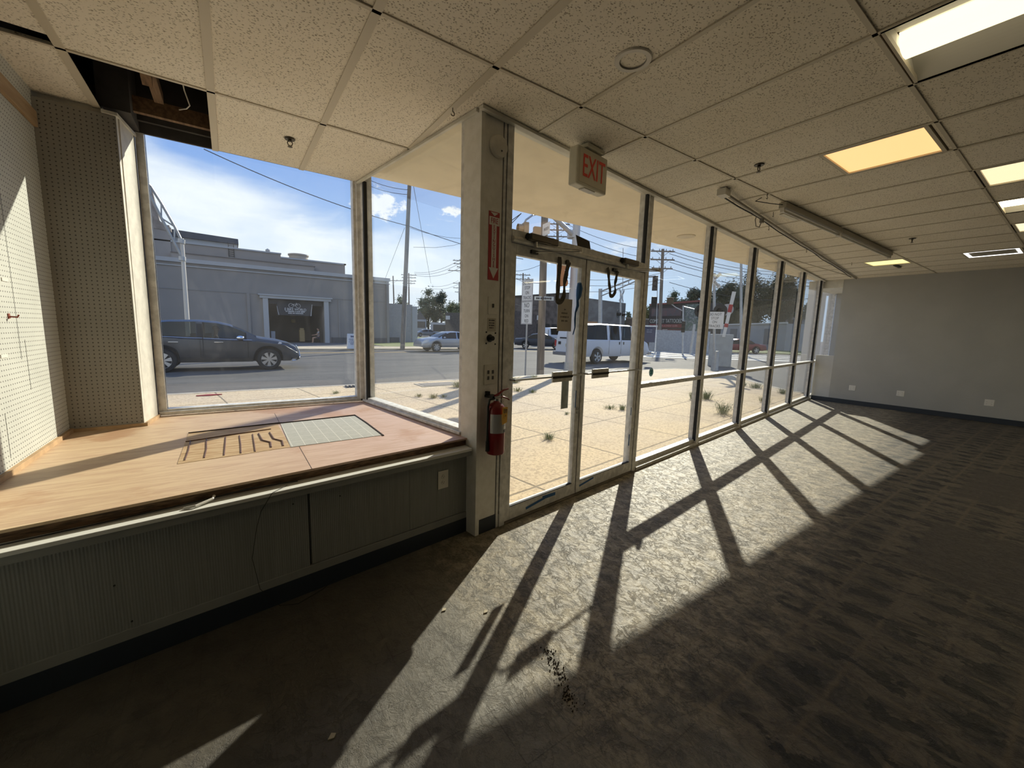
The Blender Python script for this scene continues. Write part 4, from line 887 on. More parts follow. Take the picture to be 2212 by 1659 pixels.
m = M(); m.box(2.65, 6.75, 38.1, 46, GR-.05, GR+.02); m.box(2.6, 6.75, 45.9, 46.0, 0, 3.4); m.box(2.65, 6.75, 38.2, 38.3, 3.05, 3.45); m.build('doorway_interior', mat('dark_interior', (.05, .05, .055), .9), b)
bn = thing('banner', (4.6, 38.2, 2.2), 'dark banner with white bicycle logo hung in the warehouse doorway', 'banner')
m = M(); m.box(3.30, 5.85, 38.18, 38.20, 2.18, 3.18); m.build('cloth', mat('black_banner', (.035, .037, .045), .7), bn)
wht = mat('banner_white', (.70, .70, .72), .7)
text('E BIKE WORLD', .30, (4.62, 38.17, 2.66), (1, 0, 0), (0, -1, 0), wht, bn, depth=.003, sx=.8)
printed((4.62, 38.17, 2.42), (1, 0, 0), (0, -1, 0), [(1.45, .075, .08), (1.1, -.06, .08)], wht, bn)
m = M()
for cxx in (4.30, 4.82):
    ring = [V((cxx+.17*math.cos(2*PI*k/20), 38.165, 2.98+.17*math.sin(2*PI*k/20))) for k in range(21)]; m.tube(ring, .014, 5)
for a, b2 in (((4.30, 2.98), (4.48, 3.10)), ((4.48, 3.10), (4.72, 3.12)), ((4.72, 3.12), (4.55, 2.95)), ((4.55, 2.95), (4.48, 3.10)), ((4.70, 3.16), (4.82, 2.98)), ((4.66, 3.2), (4.74, 3.17))): m.cyl((a[0], 38.165, a[1]), (b2[0], 38.165, b2[1]), .013, n=5)
m.build('bicycle_logo', wht, bn)
m = M(); m.cyl((3.28, 38.18, 2.9), (3.40, 38.18, 2.18), .015, n=5); m.cyl((5.88, 38.18, 3.15), (5.76, 38.18, 2.18), .02, n=5); m.build('pole', wht, bn)
m = M(); m.box(4.95, 5.35, 39.0, 39.4, 0, 1.0); m.box(5.0, 5.3, 39.0, 39.3, 1.0, 1.15); tag(m.build('wooden_cabinet', mat('ochre_wood', (.28, .20, .09), .7), bevel=.02), 'tall ochre cabinet standing inside the warehouse doorway', 'cabinet')
m = M(); m.box(2.8, 3.1, 38.5, 38.9, GR, .85); tag(m.build('white_crate', mat('dull_white', (.35, .36, .38), .7), bevel=.02), 'pale bin just inside the left side of the doorway', 'bin')
m = M(); m.box(4.75, 5.1, 42.5, 42.6, 1.6, 1.9); tag(m.build('yellow_notice', mat('dull_yellow', (.30, .24, .08), .7)), 'dull yellow notice hung deep inside the doorway', 'sign')
def skinbody(name, pts, edges, mt, parent, sub=2):
    me = bpy.data.meshes.new(name); me.from_pydata([p[:3] for p in pts], edges, []); me.materials.append(mt)
    o = bpy.data.objects.new(name, me); COL.objects.link(o); o.parent = parent
    md = o.modifiers.new('skin', 'SKIN'); md.use_smooth_shade = True
    if not me.skin_vertices: me.attributes.new('skin', 'FLOAT', 'POINT')
    if me.skin_vertices:
        sv = me.skin_vertices[0].data
        for i, p in enumerate(pts): sv[i].radius = (p[3], p[3]); sv[i].use_root = (i == 0)
    sd = o.modifiers.new('sub', 'SUBSURF'); sd.levels = sub; sd.render_levels = sub
    return o
skin_m = mat('skin', (.42, .26, .18), .6)
def person_seated(loc, rz, lb, shirt, driver=False):
    o = thing('person', loc, lb, 'person', rz=rz)
    # local: x forward, y left, z up; origin at ground below hips
    P = [(0, 0, .50, .13), (0, 0, .72, .13), (-.02, 0, .95, .14), (-.02, 0, 1.05, .075), (0, 0, 1.14, .055), (.02, 0, 1.24, .085), (.02, 0, 1.33, .08)]
    E_ = [(0, 1), (1, 2), (2, 3), (3, 4), (4, 5), (5, 6)]
    for s_i, s in enumerate((-1, 1)):
        k = len(P); P += [(-.01, s*.17, 1.0, .055), (.10, s*.22, .78, .042), (.36, s*.14, .72 if not driver else .88, .034), (.44, s*.10, .72 if not driver else .93, .036)]
        E_ += [(2, k), (k, k+1), (k+1, k+2), (k+2, k+3)]
        for f in range(4):
            j = len(P); P += [(.49, s*(.085+.02*f), .71 if not driver else .95, .009), (.52, s*(.085+.02*f), .69 if not driver else .94, .008)]; E_ += [(k+3, j), (j, j+1)]
        k = len(P); P += [(.02, s*.10, .50, .09), (.42, s*.14, .50, .07), (.46, s*.14, .08, .045), (.58, s*.15, .05, .035)] if not driver else [(.02, s*.10, .50, .09), (.42, s*.14, .56, .07), (.72, s*.14, .36, .045), (.84, s*.15, .38, .035)]
        E_ += [(0, k), (k, k+1), (k+1, k+2), (k+2, k+3)]
    body = skinbody('body', P, E_, skin_m, o)
    S = [(0, 0, .50, .145), (0, 0, .72, .15), (-.02, 0, .97, .155), (-.01, -.18, 1.0, .07), (.05, -.21, .87, .062), (-.01, .18, 1.0, .07), (.05, .21, .87, .062)]
    skinbody('shirt', S, [(0, 1), (1, 2), (2, 3), (3, 4), (2, 5), (5, 6)], shirt, o)
    T_ = [(0, 0, .50, .14), (.02, .10, .50, .10), (.30, .13, .50, .085), (.02, -.10, .50, .10), (.30, -.13, .50, .085)]
    if not driver: skinbody('shorts', T_, [(0, 1), (1, 2), (0, 3), (3, 4)], mat('navy_cloth', (.04, .04, .06), .8), o)
    m = M(); m.ball((.0, 0, 1.31), (.092, .088, .085), 14, 8); m.build('hair', mat('dark_hair', (.03, .022, .018), .7), o, smooth=True, local=True)
    m = M()
    for s in (-1, 1): m.ball((.098, s*.032, 1.275), .010, 8, 5)
    m.build('eyes', mat('eye_dark', (.03, .02, .02), .3), o, local=True)
    m = M(); m.ball((.108, 0, 1.255), (.018, .012, .02), 8, 6); m.build('nose', skin_m, o, local=True)
    m = M(); m.ball((.095, 0, 1.215), (.012, .024, .006), 8, 5); m.build('mouth', mat('lips', (.30, .12, .10), .6), o, local=True)
    return o
person_seated((6.35, 38.6, GR), PI, 'seated person in a grey shirt just inside the warehouse doorway', mat('grey_shirt', (.34, .34, .36), .8))
st = thing('stool', (6.35, 38.6, GR), 'dark stool under the seated person in the doorway', 'stool'); m = M(); m.cyl((6.35, 38.6, .20), (6.35, 38.6, .24), .17); m.build('seat', black_m, st)
for a in range(4):
    m = M(); c_, s_2 = math.cos(a*PI/2+.7), math.sin(a*PI/2+.7); m.cyl((6.35+.19*c_, 38.6+.19*s_2, GR), (6.35+.12*c_, 38.6+.12*s_2, .20), .013, n=6); m.build('leg', black_m, st)
# rear roofs
m = M(); m.box(-14, 4.5, 46.2, 60, GR, 8.2); m.box(4.5, 10.4, 46.2, 60, GR, 7.85); m.build('upper_block', wall_g2, b)
m = M(); m.box(-14, 4.55, 46.1, 46.3, 8.15, 8.27); m.box(4.5, 10.5, 46.1, 46.3, 7.80, 7.93); m.box(10.3, 10.5, 46.1, 60, 7.8, 7.93); m.build('cap', capm, b)
m = M(); m.box(-3.7, 7.3, 45.4, 46.2, GR, 7.2); m.build('lower_parapet', wall_g2, b)
m = M(); m.box(-3.7, 7.4, 45.3, 46.25, 7.2, 7.26); m.build('parapet_cap', mat('dark_cap', (.16, .14, .13), .8), b)
m = M(); m.box(-3.5, 1.05, 47, 52, 8.2, 8.75); m.build('penthouse', mat('clerestory', (.42, .44, .46), .4), b)
m = M(); m.prism([(-3.9, 46.7, 8.75), (1.15, 46.7, 8.70), (1.15, 47.2, 9.25), (-3.9, 47.2, 9.40)], (0, 4.5, 0)); m.build('penthouse_roof', mat('charcoal_roof', (.045, .05, .055), .8), b)
m = M()
for x in (.35, .75): m.cyl((x, 46.15, 7.4), (x, 46.15, 8.75), .025, n=6)
for k in range(7): m.cyl((.35, 46.15, 7.5+k*.18), (.75, 46.15, 7.5+k*.18), .018, n=6)
m.build('roof_ladder', black_m, b)
m = M(); m.box(-22, -3.7, 46.1, 46.6, GR, 9.5); m.build('tall_block', wall_g2, b)
m = M(); m.prism([(-9, 46.05, 9.5), (-3.6, 46.05, 9.0), (-3.6, 46.05, 9.3), (-4.3, 46.05, 9.75), (-4.6, 46.05, 12.0), (-4.85, 46.05, 12.7), (-5.3, 46.05, 12.3), (-6.0, 46.05, 10.0)], (0, .5, 0)); m.build('chimney_stub', mat('weathered_brown', (.22, .18, .15), .9, color2=(.34, .29, .25), vscale=1.5), b)
m = M(); m.lathe((6.15, 47, 7.9), UZ, [(.85, 0), (.85, .36), (.95, .40), (.95, .52), (.8, .56)], 24); tag(m.build('roof_exhaust', mat('exhaust_tan', (.38, .33, .27), .6)), 'round tan exhaust housing on the warehouse roof', 'vent')
m = M(); m.lathe((3.5, 47, 7.9), UZ, [(.10, 0), (.10, .45), (.2, .5), (.2, .66), (.03, .78)], 14); tag(m.build('roof_vent', capm), 'small capped vent pipe on the warehouse roof', 'vent')
b = thing('low_building', (15, 42, GR), 'lower pale grey annex to right of the long warehouse', 'building')
m = M(); m.box(12.47, 15.4, 40, 50, GR, 3.75); m.build('wall', mat('annex_grey', (.31, .305, .31), .85, var=.06), b); m = M(); m.box(15.35, 15.9, 39.9, 50, GR, 3.6); m.build('end_pilaster', capm, b)
m = M(); m.box(12.3, 14.0, 39.9, 40, GR, .45); m.build('dark_plinth', MATS['plinth'], b)
# sandwich board
o = thing('sandwich_board', (6.65, 27.95, -.03), 'white A-frame sandwich board with blue writing on the far sidewalk', 'sign')
m = M(); m.prism([(6.32, 28.15, -.03), (6.32, 27.75, -.03), (6.32, 27.93, .95)], (.62, 0, 0)); m.build('board', mat('board_white', (.55, .58, .62), .6), o)
printed((6.63, 27.835, .50), (1, 0, 0), (0, -1, .18), [(.22, .27, .14), (.46, .10, .05), (.40, .01, .045), (.46, -.09, .05), (.34, -.18, .045), (.30, -.26, .04)], mat('board_blue', (.06, .08, .18), .6), o)

# ---- truss arm pole at left
galv = mat('galvanised', (.42, .42, .41), .45, .3, var=.08); wood_p = mat('weathered_pole', (.15, .125, .10), .9, color2=(.22, .185, .15), vscale=3, stretch=(3, 3, .4)); wood_pale = mat('grey_pole', (.20, .185, .165), .9, color2=(.13, .12, .105), vscale=3, stretch=(3, 3, .4))
o = thing('signal_mast', (-1.76, 27, GR), 'pale pole with curved truss arm in front of the grey warehouse', 'pole')
m = M(); m.cyl((-1.76, 27, GR), (-1.72, 27, 5.6), .11, .085, 14); m.build('pole', mat('cream_steel', (.56, .52, .46), .5), o)
up = [V((-1.72, 27, 5.45)), V((-1.95, 26.9, 6.1)), V((-2.38, 26.7, 7.1)), V((-2.70, 26.5, 7.75)), V((-2.92, 26.3, 7.95))]; lo = [V((-1.74, 27, 4.6)), V((-2.02, 26.9, 5.35)), V((-2.42, 26.7, 6.4)), V((-2.74, 26.5, 7.3)), V((-2.92, 26.3, 7.85))]
m = M(); m.tube(up, .06, 8); m.tube(lo, .06, 8)
for a, b2 in ((up[1], lo[1]), (up[2], lo[2]), (up[1], lo[2]), (up[3], lo[3])): m.cyl(a, b2, .035, n=6)
m.build('truss_arm', galv, o)
m = M(); m.cyl((-1.75, 27, 5.35), (-1.72, 27, 5.55), .15, n=12); m.cyl((-1.76, 27, 4.5), (-1.75, 27, 4.7), .15, n=12); m.build('clamp', galv, o)

# ---- vehicles
def cglass(name, tint):
    m, t, p, tc = newmat(name); t.n.remove(p); tr = t.new('ShaderNodeBsdfTransparent'); tr.inputs[0].default_value = (*tint, 1)
    gl = t.new('ShaderNodeBsdfGlossy'); gl.inputs['Roughness'].default_value = .02; mx = t.new('ShaderNodeMixShader'); t.link(schlick(t), mx.inputs[0]); t.link(tr.outputs[0], mx.inputs[1]); t.link(gl.outputs[0], mx.inputs[2]); t.link(mx.outputs[0], t.n['Material Output'].inputs[0]); return m
gl_dark = cglass('tinted_glass', (.12, .13, .14)); gl_mid = cglass('car_window_glass', (.38, .42, .42))
tyre = mat('tyre_rubber', (.018, .018, .018), .8); rimm = mat('alloy_rim', (.55, .55, .55), .3, .8); dark_in = mat('cabin_dark', (.03, .03, .032), .8); chrome = mat('chrome', (.75, .75, .76), .12, 1); lens_w = mat('headlight_lens', (.65, .66, .68), .1); lens_r = mat('taillight_lens', (.40, .02, .02), .2)
def interp(tab, x):
    if x <= tab[0][0]: return tab[0][1]
    for (a, b), (c, d) in zip(tab, tab[1:]):
        if x <= c: return b+(d-b)*(x-a)/(c-a)
    return tab[-1][1]
def car(loc, rz, label, paint, L, hw, top, belt, wins, glassr, wheels, rw, spokes=7, sill=.30, lean=.30, group=None, detail=True, name='car', cat='car', rearglass=None, gl=None, face=None):
    o = thing(name, loc, label, cat, group, rz=rz); N = int(L/.04); st = [L*i/N for i in range(N+1)]
    ra = rw+.06
    def bot(x):
        z = sill if .25 < x < L-.25 else sill+.04
        for wx in wheels:
            if abs(x-wx) < ra: z = max(z, rw+math.sqrt(max(0, ra*ra-(x-wx)**2)))
        return z
    def hwid(x): return hw*(1-.10*max(0, 1-x/.5)**2-.16*max(0, 1-(L-x)/.7)**2)
    rows = []
    for x in st:
        zt = interp(top, x); zB = min(interp(belt, x), zt-.03); zb = min(bot(x), zB-.06); h = hwid(x)
        wr = h*.95-lean*max(0, zt-.07-zB) if zt > zB+.10 else h*.92
        ze = zt-.07 if zt > zB+.10 else zt-.012
        half = [(h*.90, zb), (h*.985, zb+.22*(zB-zb)), (h, zb+.6*(zB-zb)), (h*.985, zB-.05*(zB-zb)), (h*.95, zB), (wr, ze), (max(wr-.13, .05), zt-.012), (0, zt)]
        rows.append([(x, -y, z) for y, z in half]+[(x, y, z) for y, z in reversed(half[:-1])])
    body, win, shield = M(), M(), M(); n = len(rows[0])
    for i in range(N):
        xm = (st[i]+st[i+1])/2; inw = any(a < xm < b for a, b in wins); ing = any(a < xm < b for a, b in glassr)
        for k in range(n-1):
            q = (rows[i][k], rows[i+1][k], rows[i+1][k+1], rows[i][k+1])
            tgt = win if (inw and k in (4, n-2-4)) else shield if (ing and 5 <= k <= n-7) or (ing and k in (5, n-7+0)) else body
            tgt.quad(*q)
    body.add(rows[0], [list(range(n))]); body.add(rows[-1], [list(range(n))[::-1]])
    body.build('body', paint, o, smooth=True, weld=True, local=True)
    if win.v: win.build('side_window', gl or gl_dark, o, local=True)
    if shield.v: shield.build('windshield', gl_mid, o, local=True)
    m = M(); m.box(.3, L-.45, -hw*.78, hw*.78, sill, interp(belt, L*.5)-.12); m.build('chassis', dark_in, o, local=True)
    for wx in wheels:
        for s in (-1, 1):
            m = M(); cy = s*(hw-.12); m.lathe((wx, cy, rw), (0, s, 0), [(rw*.66, .09), (rw*.72, .115), (rw*.94, .11), (rw, .07), (rw, -.09), (rw*.9, -.11), (rw*.6, -.1)], 30); tw = m.build('wheel', tyre, o, smooth=True, local=True)
            m = M(); m.lathe((wx, cy, rw), (0, s, 0), [(rw*.68, .085), (rw*.66, .11), (rw*.62, .09), (rw*.60, .03)], 30)
            for k in range(spokes):
                a = 2*PI*k/spokes+.2; d = V((math.cos(a), 0, math.sin(a))); u = V((-d.z, 0, d.x)); c0 = V((wx, cy, rw))+V((0, s*.085, 0))
                m.prism([c0-u*.022+d*.04, c0+u*.022+d*.04, c0+u*.06*rw/.36+d*rw*.63, c0-u*.06*rw/.36+d*rw*.63], (0, s*.02, 0))
            m.cyl((wx, cy+s*.07, rw), (wx, cy+s*.115, rw), .06, n=14)
            r_ = m.build('rim', rimm, o, local=True); r_.parent = tw
    return o
def cpart(o, m, name, mt, **kw): return m.build(name, mt, o, local=True, **kw)
# grey SUV
suvp = mat('gunmetal_paint', (.085, .09, .10), .25, .6)
TOP = [(0, .78), (.06, 1.0), (.28, 1.18), (.42, 1.44), (.75, 1.55), (1.3, 1.63), (2.0, 1.655), (2.5, 1.62), (2.85, 1.54), (3.15, 1.40), (3.62, 1.15), (3.75, 1.12), (4.2, 1.05), (4.55, .95), (4.75, .85), (4.84, .70), (4.87, .50)]
BELT = [(0, .80), (.4, 1.12), (1.0, 1.10), (2.4, 1.04), (3.6, 1.0), (4.4, .88), (4.87, .55)]
suv = car((-2.83, 17.15, GR), 0, 'dark grey SUV driving past the display window', suvp, 4.87, .945, TOP, BELT, [(.92, 1.97), (2.13, 3.30)], [(2.95, 3.60)], [1.10, 3.92], .365, spokes=7, gl=gl_mid, name='sport_utility_vehicle')
m = M(); m.prism([(.62, -.80, 1.14), (.92, -.865, 1.12), (.92, -.79, 1.40)], (0, -.012, 0)); cpart(suv, m, 'quarter_window', dark_in)
m = M(); m.prism([(1.98, -.905, 1.05), (2.12, -.905, 1.05), (2.12, -.755, 1.53), (1.98, -.755, 1.53)], (0, -.006, 0)); cpart(suv, m, 'door_pillar', black_m)
m = M(); m.tube([(.60, -.88, 1.13), (1.3, -.925, 1.10), (2.4, -.935, 1.055), (3.45, -.925, 1.015)], .010, 6); cpart(suv, m, 'window_trim', chrome)
for x in (1.28, 2.42): m = M(); m.box(x, x+.24, -.975, -.945, .93, .955); cpart(suv, m, 'door_handle', chrome, bevel=.006)
m = M(); m.ball((3.12, -1.02, 1.09), (.12, .09, .075), 14, 8); cpart(suv, m, 'side_mirror', chrome, smooth=True); m = M(); m.box(3.08, 3.2, -.96, -.88, 1.02, 1.06); cpart(suv, m, 'mirror_stalk', suvp)
m = M(); m.prism([(4.18, -.90, .86), (4.50, -.80, .80), (4.78, -.58, .70), (4.80, -.56, .78), (4.55, -.76, .92), (4.25, -.88, .96)], (0, -.03, .01)); cpart(suv, m, 'headlight', lens_w)
m = M(); m.prism([(4.80, -.5, .30), (4.89, -.5, .45), (4.86, -.5, .75), (4.80, -.5, .82)], (0, 1.0, 0)); cpart(suv, m, 'grille', mat('grille_dark', (.05, .05, .055), .4, .4))
m = M(); m.tube([(4.80, -.52, .84), (4.90, -.46, .62), (4.92, -.52, .42), (4.80, -.75, .32), (4.62, -.86, .30)], .018, 6); m.tube([(4.62, -.88, .36), (4.78, -.78, .38)], .02, 6); cpart(suv, m, 'grille_trim', chrome)
m = M(); m.box(1.55, 3.45, -.955, -.92, .30, .42); m.tube([(1.55, -.955, .43), (3.45, -.955, .40)], .008, 5); cpart(suv, m, 'lower_cladding', black_m)
for x in (2.05, 3.32): m = M(); m.box(x, x+.008, -.955, -.94, .42, 1.0); cpart(suv, m, 'door_seam', black_m)
m = M(); m.box(2.12, 2.14, -.952, -.6, .5, 1.5); m.box(1.8, 2.1, -.6, .6, .6, 1.2); m.box(2.3, 2.7, -.65, -.15, .5, .75); m.box(2.2, 2.35, -.65, -.15, .6, 1.22); cpart(suv, m, 'seats', dark_in)
m = M(); m.lathe((3.02, -.38, 1.05), (-.8, 0, .5), [(.18, 0), (.19, .012), (.17, .02)], 20); cpart(suv, m, 'steering_wheel', black_m)
person_seated((-2.83+2.45, 17.15+.35, GR+.08), 0, 'driver of the dark grey SUV holding the wheel', mat('dark_shirt', (.05, .05, .06), .8), driver=True)
# silver sedan
STOP = [(0, .72), (.08, .92), (.9, .98), (1.15, 1.08), (1.6, 1.35), (2.1, 1.42), (2.7, 1.40), (3.2, 1.22), (3.65, .98), (4.2, .93), (4.6, .84), (4.74, .70), (4.78, .5)]
SBELT = [(0, .74), (1.0, .92), (3.7, .90), (4.78, .55)]
silver = mat('silver_paint', (.42, .44, .46), .25, .5)
sedan = car((15.25, 26.3, GR), PI, 'silver sedan driving on the road beyond the column', silver, 4.78, .90, STOP, SBELT, [(1.2, 2.15), (2.25, 3.35)], [(2.95, 3.6), (.95, 1.5)], [1.0, 3.75], .32, gl=gl_dark, name='sedan')
m = M(); m.prism([(4.35, .80, .70), (4.70, .62, .62), (4.72, .60, .72), (4.45, .76, .82)], (0, .02, 0)); cpart(sedan, m, 'headlight', lens_w); m = M(); m.box(4.3, 4.74, .60, .84, .30, .36); cpart(sedan, m, 'bumper_trim', chrome)
m = M(); m.ball((3.2, .95, .98), (.10, .07, .06), 10, 6); cpart(sedan, m, 'side_mirror', silver, smooth=True)
# white passenger van
vw = mat('white_paint_van', (.62, .63, .65), .35)
VTOP = [(0, 1.0), (.05, 1.55), (.18, 1.92), (.4, 2.03), (1.5, 2.08), (4.0, 2.05), (4.35, 1.98), (4.6, 1.80), (4.95, 1.40), (5.15, 1.25), (5.6, 1.12), (5.75, .95), (5.80, .6)]
VBELT = [(0, 1.25), (4.9, 1.22), (5.15, 1.15), (5.8, .7)]
def van(loc, rz, lb, **kw):
    o = car(loc, rz, lb, vw, 5.80, .98, VTOP, VBELT, [(.35, 1.95), (2.15, 2.95), (3.10, 3.95), (4.15, 4.80)], [(4.45, 5.05)], [1.20, 4.72], .37, spokes=5, sill=.38, lean=.16, gl=gl_dark, name='passenger_van', cat='van')
    m = M(); m.prism([(.04, -.62, 1.25), (.04, .62, 1.25), (.20, .55, 1.85), (.20, -.55, 1.85)], (-.03, 0, 0)); cpart(o, m, 'rear_window', dark_in)
    m = M(); m.box(-.16, .05, -.93, .93, .40, .58); cpart(o, m, 'rear_bumper', mat('bumper_grey', (.20, .20, .21), .4, .3), bevel=.02)
    for s in (-1, 1): m = M(); m.box(-.02, .04, s*.90-.05, s*.90+.05, .85, 1.15); cpart(o, m, 'taillight', lens_r)
    m = M(); m.box(-.03, 0, -.22, .12, .85, 1.0); cpart(o, m, 'licence_plate', mat('plate', (.45, .40, .22), .5))
    m = M(); m.box(-.025, 0, .5, .68, .95, 1.1); m.box(-.025, 0, -.9, -.85, .6, 1.8); cpart(o, m, 'rear_trim', black_m)
    for x in (2.05, 3.02, 4.05): m = M(); m.box(x, x+.012, -.985, -.965, .50, 1.95); cpart(o, m, 'door_seam', mat('seam_grey', (.25, .25, .26), .6))
    for x in (3.2, 2.85): m = M(); m.box(x, x+.05, -1.0, -.97, 1.0, 1.14); cpart(o, m, 'door_handle', black_m)
    m = M(); m.ball((4.75, -1.12, 1.30), (.07, .08, .14), 10, 6); cpart(o, m, 'side_mirror', black_m, smooth=True)
    m = M(); m.box(5.62, 5.86, -.95, .95, .42, .62); cpart(o, m, 'front_bumper', chrome, bevel=.02); return o
van((14.15, 15.35, GR), R(2), 'white passenger van waiting at the crossing beyond the doors')
q = onD(1172, 740, 46); van((q.x, q.y, GR), R(5), 'second white van parked far behind the utility pole')
def simple_car(px_, D, rz, lb, paint, kind='s', group=None):
    q = onD(px_, 740, D); T_, B_ = (STOP, SBELT)
    return car((q.x, q.y, GR), rz, lb, paint, 4.78, .90, T_, B_, [(1.2, 2.15), (2.25, 3.35)], [(2.95, 3.6), (.95, 1.5)], [1.0, 3.75], .32, gl=gl_dark, name='sedan', spokes=5)
dkb = mat('navy_paint', (.03, .04, .06), .3, .3); redp = mat('maroon_paint', (.20, .03, .035), .3, .2)
simple_car(1646, 47, PI-R(35), 'maroon car far off in front of the pale warehouse', redp)
simple_car(945, 78, PI, 'small silver-blue car parked on far grass beside a tree', mat('blue_silver', (.20, .24, .28), .3, .4))
simple_car(1112, 37, R(-38), 'dark parked car seen between the column and the traffic sign post', dkb)
# pickup truck by tattoo shop
q = onD(1440, 745, 58); PT = [(0, .95), (.05, 1.02), (1.9, 1.04), (2.0, 1.45), (2.15, 1.78), (3.3, 1.80), (3.8, 1.20), (4.1, 1.14), (5.2, 1.05), (5.35, .7)]; PB = [(0, .95), (1.9, 1.0), (3.9, 1.08), (5.35, .8)]
pt = car((q.x, q.y, GR), R(-32), 'grey-white pickup truck parked before the dark shop building', mat('pale_grey_paint', (.38, .40, .42), .4, .2), 5.35, .95, PT, PB, [(2.2, 2.7), (2.8, 3.5)], [(3.35, 3.8)], [1.1, 4.4], .37, name='pickup_truck', cat='truck', spokes=5)

# ---- poles
def upole(base, top, r, arms, lb, name='utility_pole', mt=None, armdir=None, group=None, cat='utility pole', ins=True):
    base, top = V(base), V(top); o = thing(name, base, lb, cat, group); m = M(); m.cyl(base, top, r, r*.75, 12); m.build('pole', mt or wood_p, o, smooth=True)
    for z, hw_, off_ in arms:
        c = base+(top-base)*((z-base.z)/(top.z-base.z)); ad = V(armdir or (_R.x, _R.y, 0)).normalized()
        m = M(); m.par(c-ad*(hw_-off_)+V((0, -.06, -.06)), ad*(2*hw_), V((0, .12, 0)), V((0, 0, .12))); a = m.build('crossarm', mt or wood_p, o)
        if hw_ > .6: m = M(); m.cyl(c+ad*hw_*.6, c-UZ*.5, .02, n=5); m.cyl(c-ad*hw_*.6, c-UZ*.5, .02, n=5); m.build('brace', mt or wood_p, o)
        if ins:
            for k in range(4):
                u = -1+2*(k+.15)/3.3; m = M(); m.cyl(c+ad*(hw_*u*.95+off_)+UZ*.05, c+ad*(hw_*u*.95+off_)+UZ*.24, .045, .03, 6); i_ = m.build('insulator', mat('insulator', (.12, .10, .10), .4), o)
    return o
def pz(x, y, D): return onD(x, y, D).z
def bpole(xb, yb, xt, yt, D, r, arms, lb, **kw):
    b_ = onD(xb, yb, D); b_.z = GR; t_ = onD(xt, yt, D); return upole(b_, t_, r, [(pz(xt, ya, D), hw_, of_) for ya, hw_, of_ in arms], lb, **kw)
upole((9.98, 27.85, GR), (10.62, 27.85, 12.2), .165, [], 'leaning grey wood pole on far sidewalk beside the warehouse corner', mt=wood_pale)
upole((8.96, 11.07, GR), (8.80, 11.0, 9.5), .135, [], 'thick weathered utility pole close outside the left door', mt=wood_p)
bpole(1208, 738, 1204, 470, 52, .20, [(484, 1.5, 0), (497, 1.5, 0), (511, 1.5, 0), (531, 1.0, 0)], 'dark pole with stacked crossarms seen over the door header')
bpole(1129, 720, 1130, 590, 75, .16, [(594, 1.3, 0), (603, 1.3, 0)], 'far pole with two crossarms above the traffic signs')
bpole(1000, 715, 999, 558, 75, .24, [(563, 1.7, 0), (570, 1.6, 0), (577, 1.0, 0), (585, 2.2, -.4)], 'tall pole with four crossarms just left of the column')
bpole(992, 715, 992, 609, 105, .20, [(612, 1.6, 0), (622, 1.5, 0), (631, 1.1, 0)], 'smaller pole with three crossarms behind the tall one')
bpole(884, 715, 883, 590, 95, .18, [(594, 1.7, 0), (600, 1.6, 0), (607, 1.6, 0), (612, 1.4, 0)], 'far pole with four crossarms behind leaning grey pole')
bpole(853, 715, 849, 596, 90, .16, [(606, 1.4, .4)], 'far pole with one crossarm above the low annex')
bpole(1424, 745, 1432, 538, 44, .19, [(543, 1.15, 0), (561, 1.15, 0), (580, 1.0, 0)], 'dark pole with three crossarms before the tattoo shop', )
slp = bpole(1601, 765, 1601, 565, 41, .13, [], 'street light with curved arm and pale head before the big dark tree', mt=galv, ins=False, name='street_light', cat='street light')
bpole(1762, 700, 1764, 588, 70, .16, [(604, .9, 0)], 'distant pole seen in the fifth storefront bay')
bpole(1346, 720, 1346, 536, 60, .06, [], 'thin far mast above the right door', mt=galv, name='mast', cat='pole', ins=False)
bpole(1418, 745, 1420, 618, 40, .04, [], 'thin pale mast beside the dark crossarm pole', mt=galv, name='mast', cat='pole', ins=False)
bpole(1493, 748, 1500, 700, 38, .14, [], 'short stout grey post before the pale fence', mt=galv, name='post', cat='post', ins=False)
# street light arm
o = slp
m = M(); m.tube([onD(1601, 566, 41), onD(1615, 556, 41), onD(1640, 546, 41), onD(1652, 543, 41)], .05, 6); m.build('arm', galv, o); m = M(); m.ball(onD(1660, 542, 41), (.5, .3, .13), 12, 6); m.build('lamp_head', mat('lamp_pale', (.55, .55, .53), .4), o, smooth=True)
# traffic signs near doors
def sign_panel(name, c, xd, w_, h_, lb, lines, size, parent=None, rot=0, mt=None, tm=None, sp=1.0):
    xd = V(xd).normalized(); nd = UZ.cross(xd)*-1
    if nd.dot(V((c[0], c[1], 0))) > 0: nd = -nd
    c = V(c); o = parent
    m = M(); m.par(c-xd*w_/2-UZ*h_/2-nd*.003, xd*w_, UZ*h_, nd*.003); pn = m.build('sign_plate', mt or sgn_white, o, bevel=0)
    m = M()
    for a, b2, c2, d2 in ((-.5, .5, -.485, -.47), (-.5, .5, .47, .485)): m.par(c+xd*w_*(a+.02)+UZ*h_*c2+nd*.0005, xd*w_*.96, UZ*h_*(d2-c2), nd*.001)
    m.par(c-xd*w_*.48-UZ*h_*.48+nd*.0005, xd*w_*.02, UZ*h_*.96, nd*.001); m.par(c+xd*w_*.46-UZ*h_*.48+nd*.0005, xd*w_*.02, UZ*h_*.96, nd*.001); b_ = m.build('border', tm or ink, o)
    for i, (l, sz, zz) in enumerate(lines): text(l, sz, c+UZ*zz+nd*.002, xd, nd, tm or ink, o, depth=.001, sx=.8, up=UZ, spacing=1.02)
    return pn
so_ = thing('road_sign_post', (8.44, 11.26, GR), 'post with two white signs: DO NOT STOP ON TRACKS over NO TURN ON RED', 'road sign')
